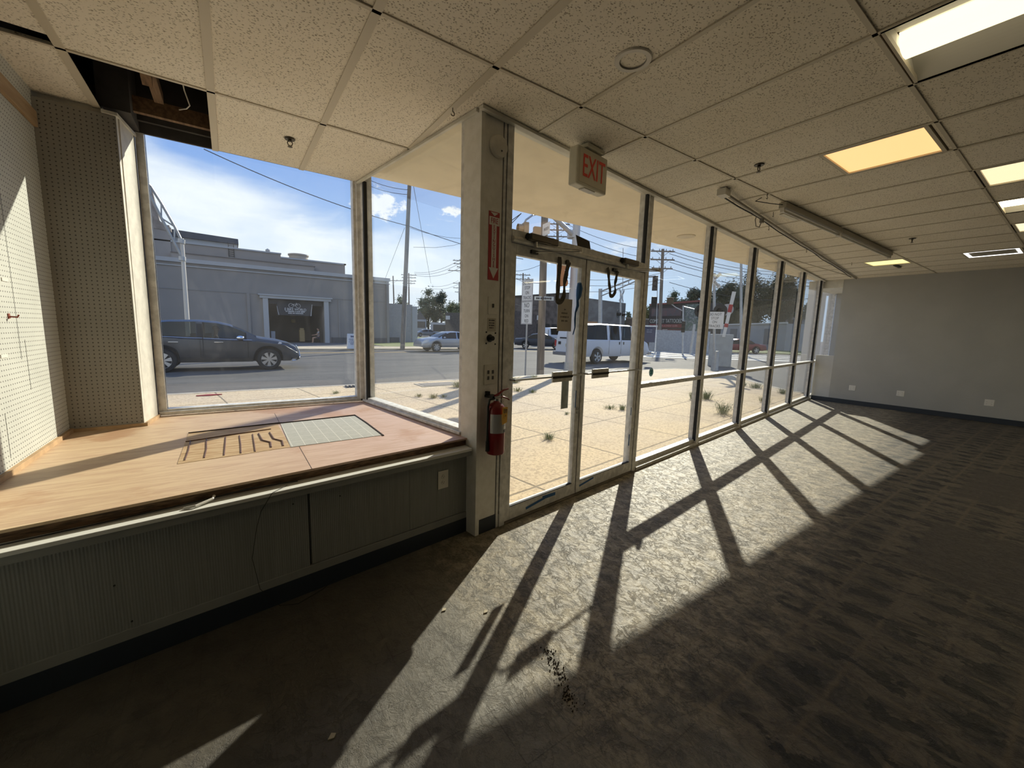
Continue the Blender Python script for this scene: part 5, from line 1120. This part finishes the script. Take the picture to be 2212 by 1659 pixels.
m = M(); m.box(8.42, 8.46, 11.24, 11.28, GR, 3.25); m.build('post', galv, so_)
sxd = V((.02, -1, 0)); cc = V((8.40, 11.24, 0)); zt1 = pz(1134, 604, 14.07); zm = pz(1134, 651, 14.07); zb1 = pz(1134, 701, 14.07)
h1 = zt1-zm-.01; h2 = zm-zb1-.01
sign_panel('a', cc+UZ*(zt1-h1/2), sxd, .61, h1, '', [('DO NOT', .155, h1*.33), ('STOP', .155, h1*.11), ('ON', .155, -h1*.12), ('TRACKS', .155, -h1*.35)], 0, so_)
sign_panel('b', cc+UZ*(zm-h2/2), sxd, .61, h2, '', [('NO', .22, h2*.32), ('TURN', .155, h2*.08), ('ON', .155, -h2*.14), ('RED', .155, -h2*.36)], 0, so_)
# street name sign on the thick pole, steel signal pole, signals
q = onD(1174, 646, 14.3); o = thing('street_name_sign', q, 'pale street name sign fixed across the thick utility pole', 'sign'); xd = V((_R.x, _R.y, 0)).normalized()
m = M(); m.par(q-xd*.33-UZ*.06-V((.12, .18, 0)), xd*.66, UZ*.13, V((.01, .015, 0))); m.build('blade', mat('sign_pale_blue', (.42, .47, .50), .5), o); printed(q+UZ*.005-V((.125, .19, 0)), xd, V((-.55, -.83, 0)), [(.55, 0, .07)], ink, o, up=UZ)
o = thing('signal_pole', (10.07, 10.8, GR), 'thick pale steel traffic signal pole with mast arm outside the doors', 'traffic signal')
m = M(); m.cyl((10.07, 10.8, GR), (10.10, 10.75, 7.5), .15, .12, 18); m.build('pole', mat('pale_steel', (.46, .45, .45), .45, .2), o, smooth=True)
m = M(); m.cyl((10.07, 10.8, GR), (10.07, 10.8, GR+.5), .2, .17, 8); m.build('base', galv, o)
pa = onD(1237, 507, 14.8); pb = onD(1150, 425, 11.5); m = M(); m.cyl(pa, pb, .085, .06, 12); m.cyl(pa+V((0, 0, -.12)), pa+V((0, 0, .12)), .19, n=12); m.build('mast_arm', MATS['pale_steel'], o)
sig_o = mat('signal_orange', (.42, .17, .05), .5); sig_t = mat('signal_tan', (.36, .25, .14), .5)
def signal(c, h, w_, lb, mt, lens=True, n=3, face=None, spots=False):
    c = V(c); o = thing('traffic_signal', c, lb, 'traffic signal'); f = V(face or (-c.x, -c.y, 0)).normalized(); s = UZ.cross(f)
    m = M(); m.par(c-s*w_/2-UZ*h/2-f*.08, s*w_, UZ*h, f*.16); m.build('housing', mt, o, bevel=.02)
    for k in range(n):
        z = h*(.5-(k+.5)/n); m = M()
        cc_ = c+UZ*z+f*.08; m.lathe(cc_, f, [(w_*.40, 0), (w_*.42, .16), (w_*.40, .16), (w_*.38, .01)], 14, caps=False); m.build('visor', mt if not spots else white_p, o)
        if lens: m = M(); m.lathe(cc_, f, [(w_*.36, 0), (w_*.36, .01)], 14); m.build('lens', mat('signal_lens', (.05, .04, .04), .3), o)
    return o
signal(onD(1211, 592, 14.4)+UZ*.0, .82, .30, 'orange traffic signal back seen between the door strap ends', sig_o, n=3, lens=False, face=(1, -.2, 0))
signal(onD(1134, 495, 13.0), .36, .34, 'tan signal head hanging above the left door header', sig_t, n=1, face=(-1, .3, 0))
signal(onD(1160, 503, 13.4), .36, .24, 'second tan signal head against the thick pole', sig_t, n=1, face=(.3, 1, 0))
m = M(); m.tube([onD(1130, 488, 13), onD(1136, 475, 13), onD(1150, 465, 13.4), onD(1163, 462, 14)], .03, 6); tag(m.build('signal_bracket', galv), 'curved bracket holding the tan signal to the thick pole', 'bracket')
q = onD(1180, 494, 13.6); o = thing('red_wording_sign', q, 'small white sign reading RED mounted high beside the thick pole', 'sign'); xd = (V((_R.x, _R.y, 0))*.75+UZ*.35).normalized()
m = M(); m.par(q-xd*.13-UZ*.20, xd*.26, UZ*.38, V((.01, .015, 0))); m.build('sign_plate', sgn_white, o); text('RED', .12, q-V((.01, .015, .01)), xd, V((-.55, -.83, 0)), ink, o, depth=.001, up=UZ, sx=.8)
# distant signals on mast at right
o = thing('signal_pole', onD(1297, 740, 34), 'distant steel pole with double mast arm behind the van', 'traffic signal')
p0 = onD(1297, 740, 34); p0.z = GR; m = M(); m.cyl(p0, onD(1297, 624, 34), .17, .15, 12); m.build('pole', galv, o)
m = M(); m.tube([onD(1297, 630, 34), onD(1330, 617, 32), onD(1372, 600, 30), onD(1415, 597, 29)], .06, 6); m.tube([onD(1297, 640, 34), onD(1340, 622, 32), onD(1372, 608, 30)], .045, 6); m.cyl(onD(1358, 606, 31), onD(1358, 614, 31), .03, n=5); m.build('mast_arm', galv, o)
signal(onD(1415, 612, 29), .95, .34, 'dark traffic signal hanging over the road right of the doors', mat('signal_brown', (.10, .08, .07), .6))
signal(onD(1448, 650, 36), .55, .55, 'brown boxy signal back before the tattoo shop sign', mat('signal_box_brown', (.12, .085, .05), .6), n=1, lens=False)
signal(onD(1413, 652, 40), .9, .5, 'black signal head beside dark crossarm pole', black_m, n=2, lens=False)
signal(onD(1476, 706, 36), .9, .28, 'black pedestrian signal on mast before the tattoo shop', black_m, n=3)
m = M(); p0 = onD(1476, 750, 36); p0.z = GR; m.cyl(p0, onD(1476, 660, 36), .07, n=8); m.tube([onD(1476, 672, 36), onD(1460, 664, 36), onD(1448, 655, 36)], .04, 5); m.tube([onD(1476, 662, 36), onD(1500, 668, 34)], .04, 5); tag(m.build('signal_post', galv), 'grey post carrying signals in front of tattoo shop', 'post')
# rail crossing signals
def crossing(px_, D, ybase, ytop, lb, face, sc=.8):
    b_ = onD(px_, ybase, D); b_.z = GR; t_ = onD(px_, ytop, D); o = thing('crossing_signal', b_, lb, 'crossing signal'); f = V(face).normalized(); s = UZ.cross(f)
    m = M(); m.cyl(b_, t_, .06, n=10); m.cyl(b_, b_+UZ*.9, .16, .12, 10); m.build('mast', galv, o)
    c = t_-UZ*.35
    for sg in (1, -1):
        d = (s*.62+UZ*.62*sg)*sc; m = M(); u = V((0, 0, 1)).cross(f).cross(d).normalized() if False else d.cross(f).normalized()*.13*sc
        m.par(c-d*.9-u+f*(.08+.02*sg), d*1.8, u*2, f*.01); bl = m.build('crossbuck_blade', sgn_white, o)
        text('RAIL' if sg > 0 else 'ROAD', .21*sc, c+d*.45+f*(.10+.02*sg), d, f, ink, o, depth=.001); text('CROSSING' if sg > 0 else 'ING', .16*sc, c-d*.45+f*(.10+.02*sg), d, f, ink, o, depth=.001)
    for sg in (-1, 1):
        lc = c-UZ*1.35+s*.42*sg; m = M(); m.lathe(lc+f*.05, f, [(.30, 0), (.30, .012)], 24); tg_ = m.build('target_disc', black_m, o); m = M(); m.lathe(lc+f*.06, f, [(.11, 0), (.12, .2), (.105, .2)], 16, caps=False); m.build('lamp_hood', black_m, o)
    m = M(); m.cyl(c-UZ*1.35-s*.45, c-UZ*1.35+s*.45, .035, n=6); m.build('cross_tube', black_m, o); return o
crossing(1341, 31, 745, 628, 'rail crossing signal with dark discs behind the white van', (.35, -1, 0))
crossing(1543, 21, 800, 590, 'rail crossing signal with crossbuck seen beside the second mullion', (-1, -.2, 0), .56)
q = onD(1544, 692, 20.6); o = thing('track_sign', q, 'white DO NOT STOP ON TRACKS sign on the crossing mast by the second mullion', 'sign')
xd = V((_R.x, _R.y, 0)).normalized(); fd = V((-q.x, -q.y, 0)).normalized(); xd = UZ.cross(fd)
m = M(); m.par(q-xd*.36-UZ*.38, xd*.72, UZ*.76, -fd*.01); m.build('sign_plate', sgn_white, o)
for l, z in (('DO NOT', .26), ('STOP', .09), ('ON', -.08), ('TRACKS', -.26)): text(l, .16, q+fd*.004+UZ*z, xd, fd, ink, o, depth=.001, sx=.8, up=UZ)
o = thing('crossing_gate', onD(1565, 765, 24), 'raised white crossing gate arm with red stripes', 'gate')
a, b2 = onD(1563, 728, 24), onD(1586, 630, 24); d = (b2-a); fd = V((-a.x, -a.y, 0)).normalized(); u = d.cross(fd).normalized()*.09
m = M(); m.prism([a-u*.8, b2-u, b2+u, a+u*.8], fd*.03); m.build('arm', sgn_white, o)
for k0, k1 in ((.22, .30), (.55, .72)): m = M(); m.prism([a+d*k0-u*1.0+fd*.03, a+d*k1-u*1.0+fd*.03, a+d*k1+u*1.0+fd*.03, a+d*k0+u*1.0+fd*.03], fd*.006); m.build('red_stripe', sgn_red, o)
m = M(); m.lathe(onD(1571, 669, 24.3), fd, [(.30, 0), (.30, .012)], 20); m.build('target_disc', mat('grey_disc', (.35, .35, .36), .6), o)
g0 = onD(1555, 770, 24); g0.z = GR; xd = UZ.cross(fd)
m = M(); m.par(g0-xd*.55, xd*1.1, -fd*.6, UZ*1.7); tag(m.build('signal_cabinet', mat('cabinet_silver', (.36, .38, .39), .5, .2, var=.1, vscale=3), bevel=.02), 'grey equipment cabinet beside the raised crossing gate', 'cabinet')

# ---- background buildings
def bld(name, x0, x1, y0, y1, D0, D1, depth, mt, lb, capmt=None, z0=GR):
    a = onD(x0, y0, D0); b_ = onD(x1, y1, D1); z1 = (a.z+b_.z)/2; p_, q_ = V((a.x, a.y, z0)), V((b_.x, b_.y, z0)); d = (q_-p_); n = V((-d.y, d.x, 0)).normalized()
    if n.dot(p_) < 0: n = -n
    o = thing(name, (p_+q_)/2, lb, 'building'); m = M()
    m.add([p_, q_, q_+n*depth, p_+n*depth, V((a.x, a.y, a.z)), V((b_.x, b_.y, b_.z)), V((b_.x, b_.y, b_.z))+n*depth, V((a.x, a.y, a.z))+n*depth], [(0, 3, 2, 1), (4, 5, 6, 7), (0, 1, 5, 4), (1, 2, 6, 5), (2, 3, 7, 6), (3, 0, 4, 7)])
    m.build('wall', mt, o)
    if capmt: m = M(); m.par(V((a.x, a.y, a.z))-n*.15, V((b_.x, b_.y, b_.z))-V((a.x, a.y, a.z)), n*.3, UZ*.18); m.build('roof_cap', capmt, o)
    return o, p_, q_, n, a.z, b_.z
brick_d = mat('dark_brick', (.10, .085, .08), .9, var=.35, vscale=1.2, bump=.2); brick_g = mat('grey_brick', (.13, .135, .145), .9, var=.25, vscale=1)
def windows(info, us, z0, z1, wd, mt, nm='window'):
    o, p_, q_, n, *_ = info; d = (q_-p_); L_ = d.length; d = d.normalized()
    for u in us: m = M(); m.par(p_+d*(u*L_-wd/2)-n*.06+UZ*(z0-p_.z), d*wd, n*.08, UZ*(z1-z0)); m.build(nm, mt, o)
dkw = mat('dark_window', (.03, .035, .04), .2)
i_ = bld('brick_building', 1098, 1239, 642, 634, 66, 62, 5, brick_d, 'long dark brick building seen through the left door', mat('dark_cap'if False else 'roof_cap_dark', (.07, .065, .06), .9)); windows(i_, (.25, .5, .62, .75, .9), 1.2, 2.6, 1.1, dkw); windows(i_, (.42,), 3.2, 3.9, 2.2, mat('sign_pale', (.55, .56, .56), .6), 'shop_sign')
i_ = bld('brick_building', 1240, 1352, 640, 655, 54, 54, 4, brick_g, 'blue-grey brick building behind the white van'); windows(i_, (.2, .45, .7), 1.0, 2.6, 1.3, dkw); windows(i_, (.33,), 1.6, 2.9, 2.0, mat('orange_board', (.32, .17, .08), .7), 'poster_board')
i_ = bld('peaked_shed', 1100, 1160, 668, 680, 56, 56, 4, mat('shed_dark', (.07, .06, .06), .9, var=.3), 'low dark shed behind the traffic sign post')
i_ = bld('low_shop', 1352, 1412, 688, 692, 56, 54, 4, mat('shop_brown', (.14, .12, .11), .9), 'low brown shop between the brick building and the tattoo shop', mat('roof_tan', (.30, .28, .25), .8))
i_ = bld('tattoo_shop', 1404, 1516, 660, 652, 52, 48, 4, mat('shop_black', (.045, .038, .036), .8, var=.2), 'black tattoo shop with painted lettering and mural', mat('red_line', (.22, .06, .05), .7))
o, p_, q_, n, za, zb_ = i_; d = (q_-p_).normalized(); L_ = (q_-p_).length; f = -n; bc = p_+d*L_*.36-n*.05
text('COME GET TATTOOED', .62, bc+UZ*(3.02-p_.z), d, f, mat('letter_grey', (.55, .56, .52), .7), o, depth=.01, sx=.68, up=UZ)
m = M(); m.par(p_+d*L_*.02-n*.04+UZ*(2.30-p_.z), d*L_*.66, n*.03, UZ*.38); m.build('red_band', mat('maroon_band', (.20, .04, .04), .8), o); text('TATTOO PLACEMENT & SPA', .34, bc+UZ*(2.48-p_.z), d, f, mat('letter_pink', (.42, .22, .20), .7), o, depth=.01, sx=.75, up=UZ)
m = M(); m.par(p_+d*L_*.02-n*.04+UZ*(1.72-p_.z), d*L_*.66, n*.03, UZ*.42); m.build('red_band', mat('maroon_dull', (.12, .035, .03), .8), o); text('FEST', .42, bc+UZ*(1.93-p_.z), d, f, MATS['letter_grey'], o, depth=.01, sx=.8, up=UZ)
mu, t, p, tc = newmat('abstract_mural'); wp = world_pos(t); a_ = t.noise(t.mapping(wp, (1, 1, 1)), 1.2, 4, .6, 2.5); b_n = t.noise(wp, 2.3, 3, .5, 3)
t.link(t.mix(t.ramp(a_, .4, .6), t.mix(t.ramp(b_n, .45, .55), (.10, .12, .13), (.28, .30, .30)), (.08, .13, .10)), p.inputs['Base Color'])
m = M(); m.par(p_+d*L_*.72-n*.05+UZ*(1.7-p_.z), d*L_*.26, n*.04, UZ*(zb_-1.9)); m.build('mural_panel', mu, o)
m = M(); m.par(p_+d*L_*.05-n*.05+UZ*(3.6-p_.z), d*L_*.6, n*.04, UZ*.9); m.build('mural_panel', mat('mural_red_grey', (.16, .09, .09), .8, color2=(.09, .09, .10), vscale=1.5), o)
m = M(); m.par(p_+d*L_*.3-n*1.2+UZ*(1.35-p_.z), d*L_*.75, n*1.2, UZ*.08); m.build('awning', mat('awning_black', (.02, .02, .02), .8), o)
i_ = bld('pale_fence', 1404, 1530, 712, 716, 44, 40, .3, mat('pale_fence_grey', (.36, .38, .40), .8, var=.1), 'low pale block fence before the tattoo shop')
q = onD(1403, 714, 38); fd = V((-q.x, -q.y, 0)).normalized(); xd = UZ.cross(fd); o = thing('donation_bin', (q.x, q.y, GR), 'navy blue collection box in white frame left of dark crossarm pole', 'box')
m = M(); m.par(V((q.x, q.y, .75))-xd*.5, xd*1.0, -fd*.8, UZ*1.35); m.build('box', mat('navy_box', (.02, .03, .08), .5), o); printed(V((q.x, q.y, 1.72))+fd*.01, xd, fd, [(.45, .12, .12), (.45, -.06, .12)], mat('bin_print', (.16, .18, .24), .7), o, up=UZ)
m = M(); m.par(V((q.x, q.y, 2.12))-xd*.65, xd*1.3, -fd*.9, UZ*.12); m.par(V((q.x, q.y, GR))-xd*.62, xd*.08, -fd*.06, UZ*2.3); m.par(V((q.x, q.y, GR))+xd*.54, xd*.08, -fd*.06, UZ*2.3); m.build('frame', white_p, o)
i_ = bld('pale_warehouse', 1556, 1700, 703, 699, 70, 60, 5, mat('warehouse_blue_grey', (.32, .34, .36), .8, var=.08, vscale=.4), 'long pale blue-grey warehouse under the big dark tree', mat('white_cap', (.62, .62, .60), .6)); windows(i_, (.25, .45, .78), .6, 2.6, 1.4, mat('door_grey', (.14, .15, .16), .7), 'door')
i_ = bld('house', 1692, 1790, 680, 676, 100, 96, 6, mat('house_grey', (.30, .31, .33), .8, var=.1), 'grey two-storey house right of the pale warehouse'); windows(i_, (.2, .4, .62), 4.0, 5.2, 1.0, dkw); windows(i_, (.3, .6), .6, 2.4, 1.0, dkw)
i_ = bld('house', 898, 921, 690, 690, 100, 100, 8, mat('house_blue_grey', (.30, .34, .38), .8), 'blue-grey gabled house behind annex corner'); windows(i_, (.3, .7), 1.5, 3.0, 1.0, dkw)
o, p_, q_, n, za, zb_ = i_; d = q_-p_; m = M(); m.prism([V((p_.x, p_.y, za)), V((q_.x, q_.y, za)), V((p_.x, p_.y, za))+d*.35+UZ*2.2], n*8); m.build('gable_roof', mat('roof_slate', (.08, .085, .09), .8), o)
i_ = bld('low_store', 930, 975, 696, 698, 92, 92, 5, mat('store_pale', (.42, .44, .46), .8), 'low pale store with flat roof beyond the grass'); windows(i_, (.3, .6), .8, 2.3, 1.6, dkw)
i_ = bld('dark_shed', 962, 1010, 675, 676, 80, 80, 5, mat('shed_brown', (.12, .105, .09), .9, var=.2), 'dark boxy shed behind the poles left of column')
i_ = bld('billboard_panel', 963, 972, 682, 682, 79, 79, .2, mat('sign_pale', (0, 0, 0)), 'small pale sign board on the dark shed', z0=3.2)

# ---- trees
leafmats = {'dark': mat('leaf_dark', (.030, .048, .020), .7, color2=(.055, .075, .030), vscale=1.5), 'mid': mat('leaf_mid', (.055, .085, .035), .7, color2=(.09, .12, .045), vscale=1.5), 'gold': mat('leaf_gold', (.17, .17, .045), .7, color2=(.10, .12, .035), vscale=1.5)}
bark = mat('bark', (.07, .05, .035), .9)
def tree(pxc, ytop, ybot, hwp, D, kind, lb, n=1700, nb=16, group='trees beyond the road', leaf=.30, seed=1):
    rnd = random.Random(seed); D = D*1.12; c = onD(pxc, (ytop+ybot)/2, D); s = onD(pxc, ytop, D).z-onD(pxc, ybot, D).z; hw_ = (onD(pxc+hwp, ytop, D)-onD(pxc, ytop, D)).length
    leaf = .34*D/75; o = thing('tree', (c.x, c.y, GR), lb, 'tree', group); m = M(); m.tube([(c.x, c.y, GR), (c.x+.1, c.y, GR+(c.z-GR)*.5), (c.x, c.y, c.z)], [.32, .26, .15], 8)
    blobs = []
    for k in range(nb*2):
        while True:
            a = V((rnd.uniform(-1, 1), rnd.uniform(-1, 1), rnd.uniform(-1, 1)))
            if a.length <= 1: break
        rr_ = rnd.uniform(.22, .40)*min(hw_, s*.6)
        blobs.append((V((c.x+a.x*(hw_-rr_*.9), c.y+a.y*hw_*.6, c.z+a.z*(s*.5-rr_*.9))), rr_))
    for p, r in blobs[::3]: m.tube([(c.x, c.y, GR+(c.z-GR)*.6), (c.x+(p.x-c.x)*.5, c.y+(p.y-c.y)*.5, (c.z+p.z)/2), p], [.12, .08, .03], 5)
    m.build('trunk', bark, o)
    f = M(); per = int(n*3.4)//len(blobs)
    for p, r in blobs:
        k0 = len(f.v); f.ball(p, r*.52, 8, 6)
        for i in range(k0, len(f.v)): d = f.v[i]-p; f.v[i] = p+d*rnd.uniform(.5, 1.35)
        for k in range(per):
            d = V((rnd.gauss(0, 1), rnd.gauss(0, 1), rnd.gauss(0, 1))).normalized(); q = p+d*r*(.45+abs(rnd.gauss(0, .50)))
            a = V((rnd.gauss(0, 1), rnd.gauss(0, 1), rnd.gauss(0, .7))).normalized()*leaf*rnd.uniform(.6, 1.4); b_ = a.orthogonal().normalized()*leaf*rnd.uniform(.4, .9)
            f.quad(q-a*.5, q-b_*.4, q+a*.5, q+b_*.4)
    f.build('foliage', leafmats[kind], o); return o
tree(868, 636, 700, 30, 100, 'mid', 'hazy green tree above the low annex roof', 1300, 10, seed=2)
tree(925, 617, 712, 36, 100, 'mid', 'tall soft green tree right of the leaning pole', 1800, 14, seed=3)
tree(953, 626, 700, 22, 98, 'dark', 'narrow dark green tree beside tall soft one', 1200, 9, seed=4)
tree(980, 645, 705, 30, 90, 'gold', 'yellow-green tree below the stacked crossarm poles', 1400, 10, seed=5)
tree(1112, 640, 700, 16, 80, 'gold', 'yellow-green tree at the left edge of left door glass', 900, 8, seed=6)
tree(1356, 668, 715, 12, 80, 'mid', 'small tree by right edge of the right door', 600, 6, seed=8)
tree(1400, 648, 695, 16, 75, 'gold', 'yellow-green tree left of the tattoo shop', 900, 8, seed=9)
tree(1462, 624, 705, 32, 85, 'mid', 'broken green tree crown above the tattoo shop, left one', 1600, 12, seed=10)
tree(1502, 618, 705, 30, 85, 'dark', 'dark green tree crown above the tattoo shop, right one', 1800, 12, seed=11)
tree(1570, 602, 730, 50, 75, 'dark', 'large dark tree behind the raised crossing gate', 4200, 24, seed=12)
tree(1622, 580, 725, 58, 72, 'dark', 'tallest big dark tree over the pale warehouse', 5200, 26, seed=13)
tree(1686, 582, 712, 56, 70, 'dark', 'big dark spreading tree seen in third and fourth bays', 4800, 26, seed=14)
tree(1752, 640, 705, 28, 75, 'mid', 'lower green tree at far right of the street view', 1200, 10, seed=15)
tree(1538, 628, 725, 32, 80, 'dark', 'dark tree directly behind the crossbuck', 2200, 14, seed=16)

# ---- overhead wires
wire_m = mat('wire_black', (.05, .05, .055), .6)
def wire(pts, lb, r=.018, sag=.0):
    P = [onD(*p) for p in pts]; a, b_ = P[0], P[-1]; fine = []
    if len(P) == 2:
        for k in range(13): u = k/12; q = a+(b_-a)*u; q.z -= sag*4*u*(1-u); fine.append(q)
    else: fine = P
    m = M(); m.tube(fine, r, 5); tag(m.build('overhead_wire', wire_m), lb, 'wire', 'overhead street wires')
wire([(440, 322, 26), (885, 489, 29)], 'thick overhead wire crossing the big window and meeting the leaning pole', .022, .3)
wire([(885, 489, 29), (1130, 560, 34)], 'overhead wire running right from the leaning pole past the column', .022, .2)
wire([(874, 492, 28), (832, 602, 38)], 'thin guy wire dropping left from the leaning pole', .012)
wire([(893, 400, 28), (931, 612, 50)], 'thin guy wire dropping right from the leaning pole', .016)
wire([(790, 385, 30), (884, 410, 28.2)], 'upper short wire left of the leaning pole', .016, .15); wire([(790, 398, 30), (884, 420, 28.2)], 'lower short wire left of the leaning pole', .016, .15)
wire([(886, 492, 28.2), (1012, 515, 32)], 'upper wire branching right below the soffit', .012, .2); wire([(893, 534, 30), (940, 535, 30), (980, 530, 31), (1012, 521, 32)], 'drooping service wire right of leaning pole', .012)
for k, (y0, y1) in enumerate(((588, 553), (591, 561), (594, 572))): wire([(895, y0, 92), (1006, y1, 73)], ('top', 'middle', 'bottom')[k]+' of three faint wires reaching tall pole left of column', .03, 1.0)
for k, (y0, y1) in enumerate(((618, 606), (623, 614))): wire([(930, y0, 100), (990, y1, 104)], ('upper', 'lower')[k]+' of two faint wires beside the smaller pole', .03, .6)
wire([(1100, 595, 25), (1166, 612, 14.3)], 'wire sloping down to the thick pole behind left door glass', .01, .1)
wire([(1100, 480, 16), (1126, 461, 15)], 'pair-end cable at top left of transom glass', .014)
wire([(1100, 488, 16), (1126, 461, 15)], 'second cable at top left of transom glass', .014)
for k, (x0, y0, D0, x1, y1, D1) in enumerate(((1228, 486, 52, 1414, 540, 50), (1228, 499, 52, 1416, 560, 50), (1228, 513, 52, 1418, 579, 50), (1180, 660, 60, 1100, 652, 60), (1190, 560, 52, 1100, 585, 60), (1222, 600, 52, 1428, 590, 50), (1222, 612, 52, 1428, 604, 50), (1222, 628, 52, 1428, 610, 50))):
    wire([(x0, y0, D0), (x1, y1, D1)], ('highest wire over the doors between crossarm poles', 'second highest wire over the doors between crossarm poles', 'third wire over the doors between crossarm poles', 'low wire across the brick building', 'wire leaving crossarm pole to the left', 'upper of three level wires behind the doors', 'middle of three level wires behind the doors', 'lowest of three level wires behind the doors')[k], .025, .5)
for k, (y0, y1) in enumerate(((541, 560), (548, 566), (560, 574), (566, 580), (580, 592), (610, 618))):
    wire([(1446, y0, 50), (1780, y1+22, 80)], ('topmost', 'second', 'third', 'fourth', 'fifth', 'lowest')[k]+' wire running right from the dark crossarm pole', .028, 1.2)
for k, y0 in enumerate((600, 607, 614, 621)): wire([(1734, y0-4, 70), (1800, y0+2, 72)], ('top', 'second', 'third', 'lowest')[k]+' distant wire in the fifth storefront bay', .03)

# ---- weeds in the sidewalk cracks
wm = {'g': mat('weed_green', (.10, .16, .04), .8, color2=(.20, .22, .07), vscale=30), 'y': mat('weed_straw', (.30, .28, .11), .8, color2=(.18, .20, .07), vscale=30)}
def weed(px_, py_, r, h, n, lb, k='g', z=SW, leafy=False):
    c = onZ(px_, py_, z); m = M(); rnd = random.Random(int(px_*7+py_))
    for i in range(int(n*2.5)):
        a = rnd.uniform(0, 2*PI); d = V((math.cos(a), math.sin(a), 0)); p0 = c+d*rnd.uniform(0, r*.45); L_ = h*rnd.uniform(.5, 1.1); t1 = p0+d*L_*.25+UZ*L_*.6; t2 = p0+d*L_*rnd.uniform(.5, 1.0)+UZ*L_*rnd.uniform(.6, 1.0)
        s = V((-d.y, d.x, 0))*.0022*(1+h*2); m.add([p0-s, p0+s, t1+s*.8, t1-s*.8, t2], [(0, 1, 2, 3), (3, 2, 4)])
        if leafy:
            for u in (.4, .7, 1.0): q = p0+(t2-p0)*u; e = V((rnd.gauss(0, 1), rnd.gauss(0, 1), .3)).normalized()*.035; m.add([q, q+e*.6+s*2, q+e*1.3, q+e*.6-s*2], [(0, 1, 2, 3)])
    tag(m.build('weed', wm[k]), lb, 'weed', 'weeds in the sidewalk')
weed(1185, 948, .16, .10, 46, 'low weed in the sidewalk seen through lower left door glass'); weed(1318, 882, .30, .08, 50, 'flat weed patch seen through the right door'); weed(1345, 885, .15, .14, 30, 'small upright weed through the right door near its edge')
weed(1497, 862, .18, .22, 46, 'spiky weed left of second mullion'); weed(1526, 862, .28, .26, 60, 'bushy grass clump right of second mullion'); weed(1562, 893, .25, .26, 46, 'leafy branching weed in the second lower bay', leafy=True)
weed(1632, 838, .4, .20, 70, 'grass clump by the kerb in the third lower bay', 'g'); weed(1652, 868, .3, .16, 60, 'yellowish weed patch lower in the third bay', 'y'); weed(1690, 850, .3, .18, 50, 'small grass clump in the fourth lower bay'); weed(1605, 833, .3, .16, 50, 'grass clump at the third mullion')
weed(990, 836, .35, .20, 90, 'straw-coloured grass clump at kerb left of the column', 'y'); weed(936, 860, .22, .12, 50, 'low weed in the sidewalk crack outside return window', 'y'); weed(905, 857, .2, .08, 40, 'smaller low weed left of the other crack weed', 'y'); weed(958, 858, .15, .08, 30, 'tiny weed at right of crack weeds', 'g')
weed(1112, 826, .4, .20, 80, 'tall straw grass at kerb behind left door bar', 'y'); weed(1118, 845, .3, .12, 50, 'straw grass below the left door bar', 'y'); weed(1150, 848, .25, .1, 40, 'low grass beside thick pole shadow', 'g'); weed(726, 850, .2, .08, 30, 'tiny weed near the storm drain', 'g'); weed(1225, 895, .1, .06, 18, 'tiny sprout outside left door', 'g'); weed(350, 868, .2, .05, 24, 'dry sprigs at lower left of the display window', 'y')
weed(1155, 818, .3, .16, 50, 'grass at foot of the thick utility pole', 'y')
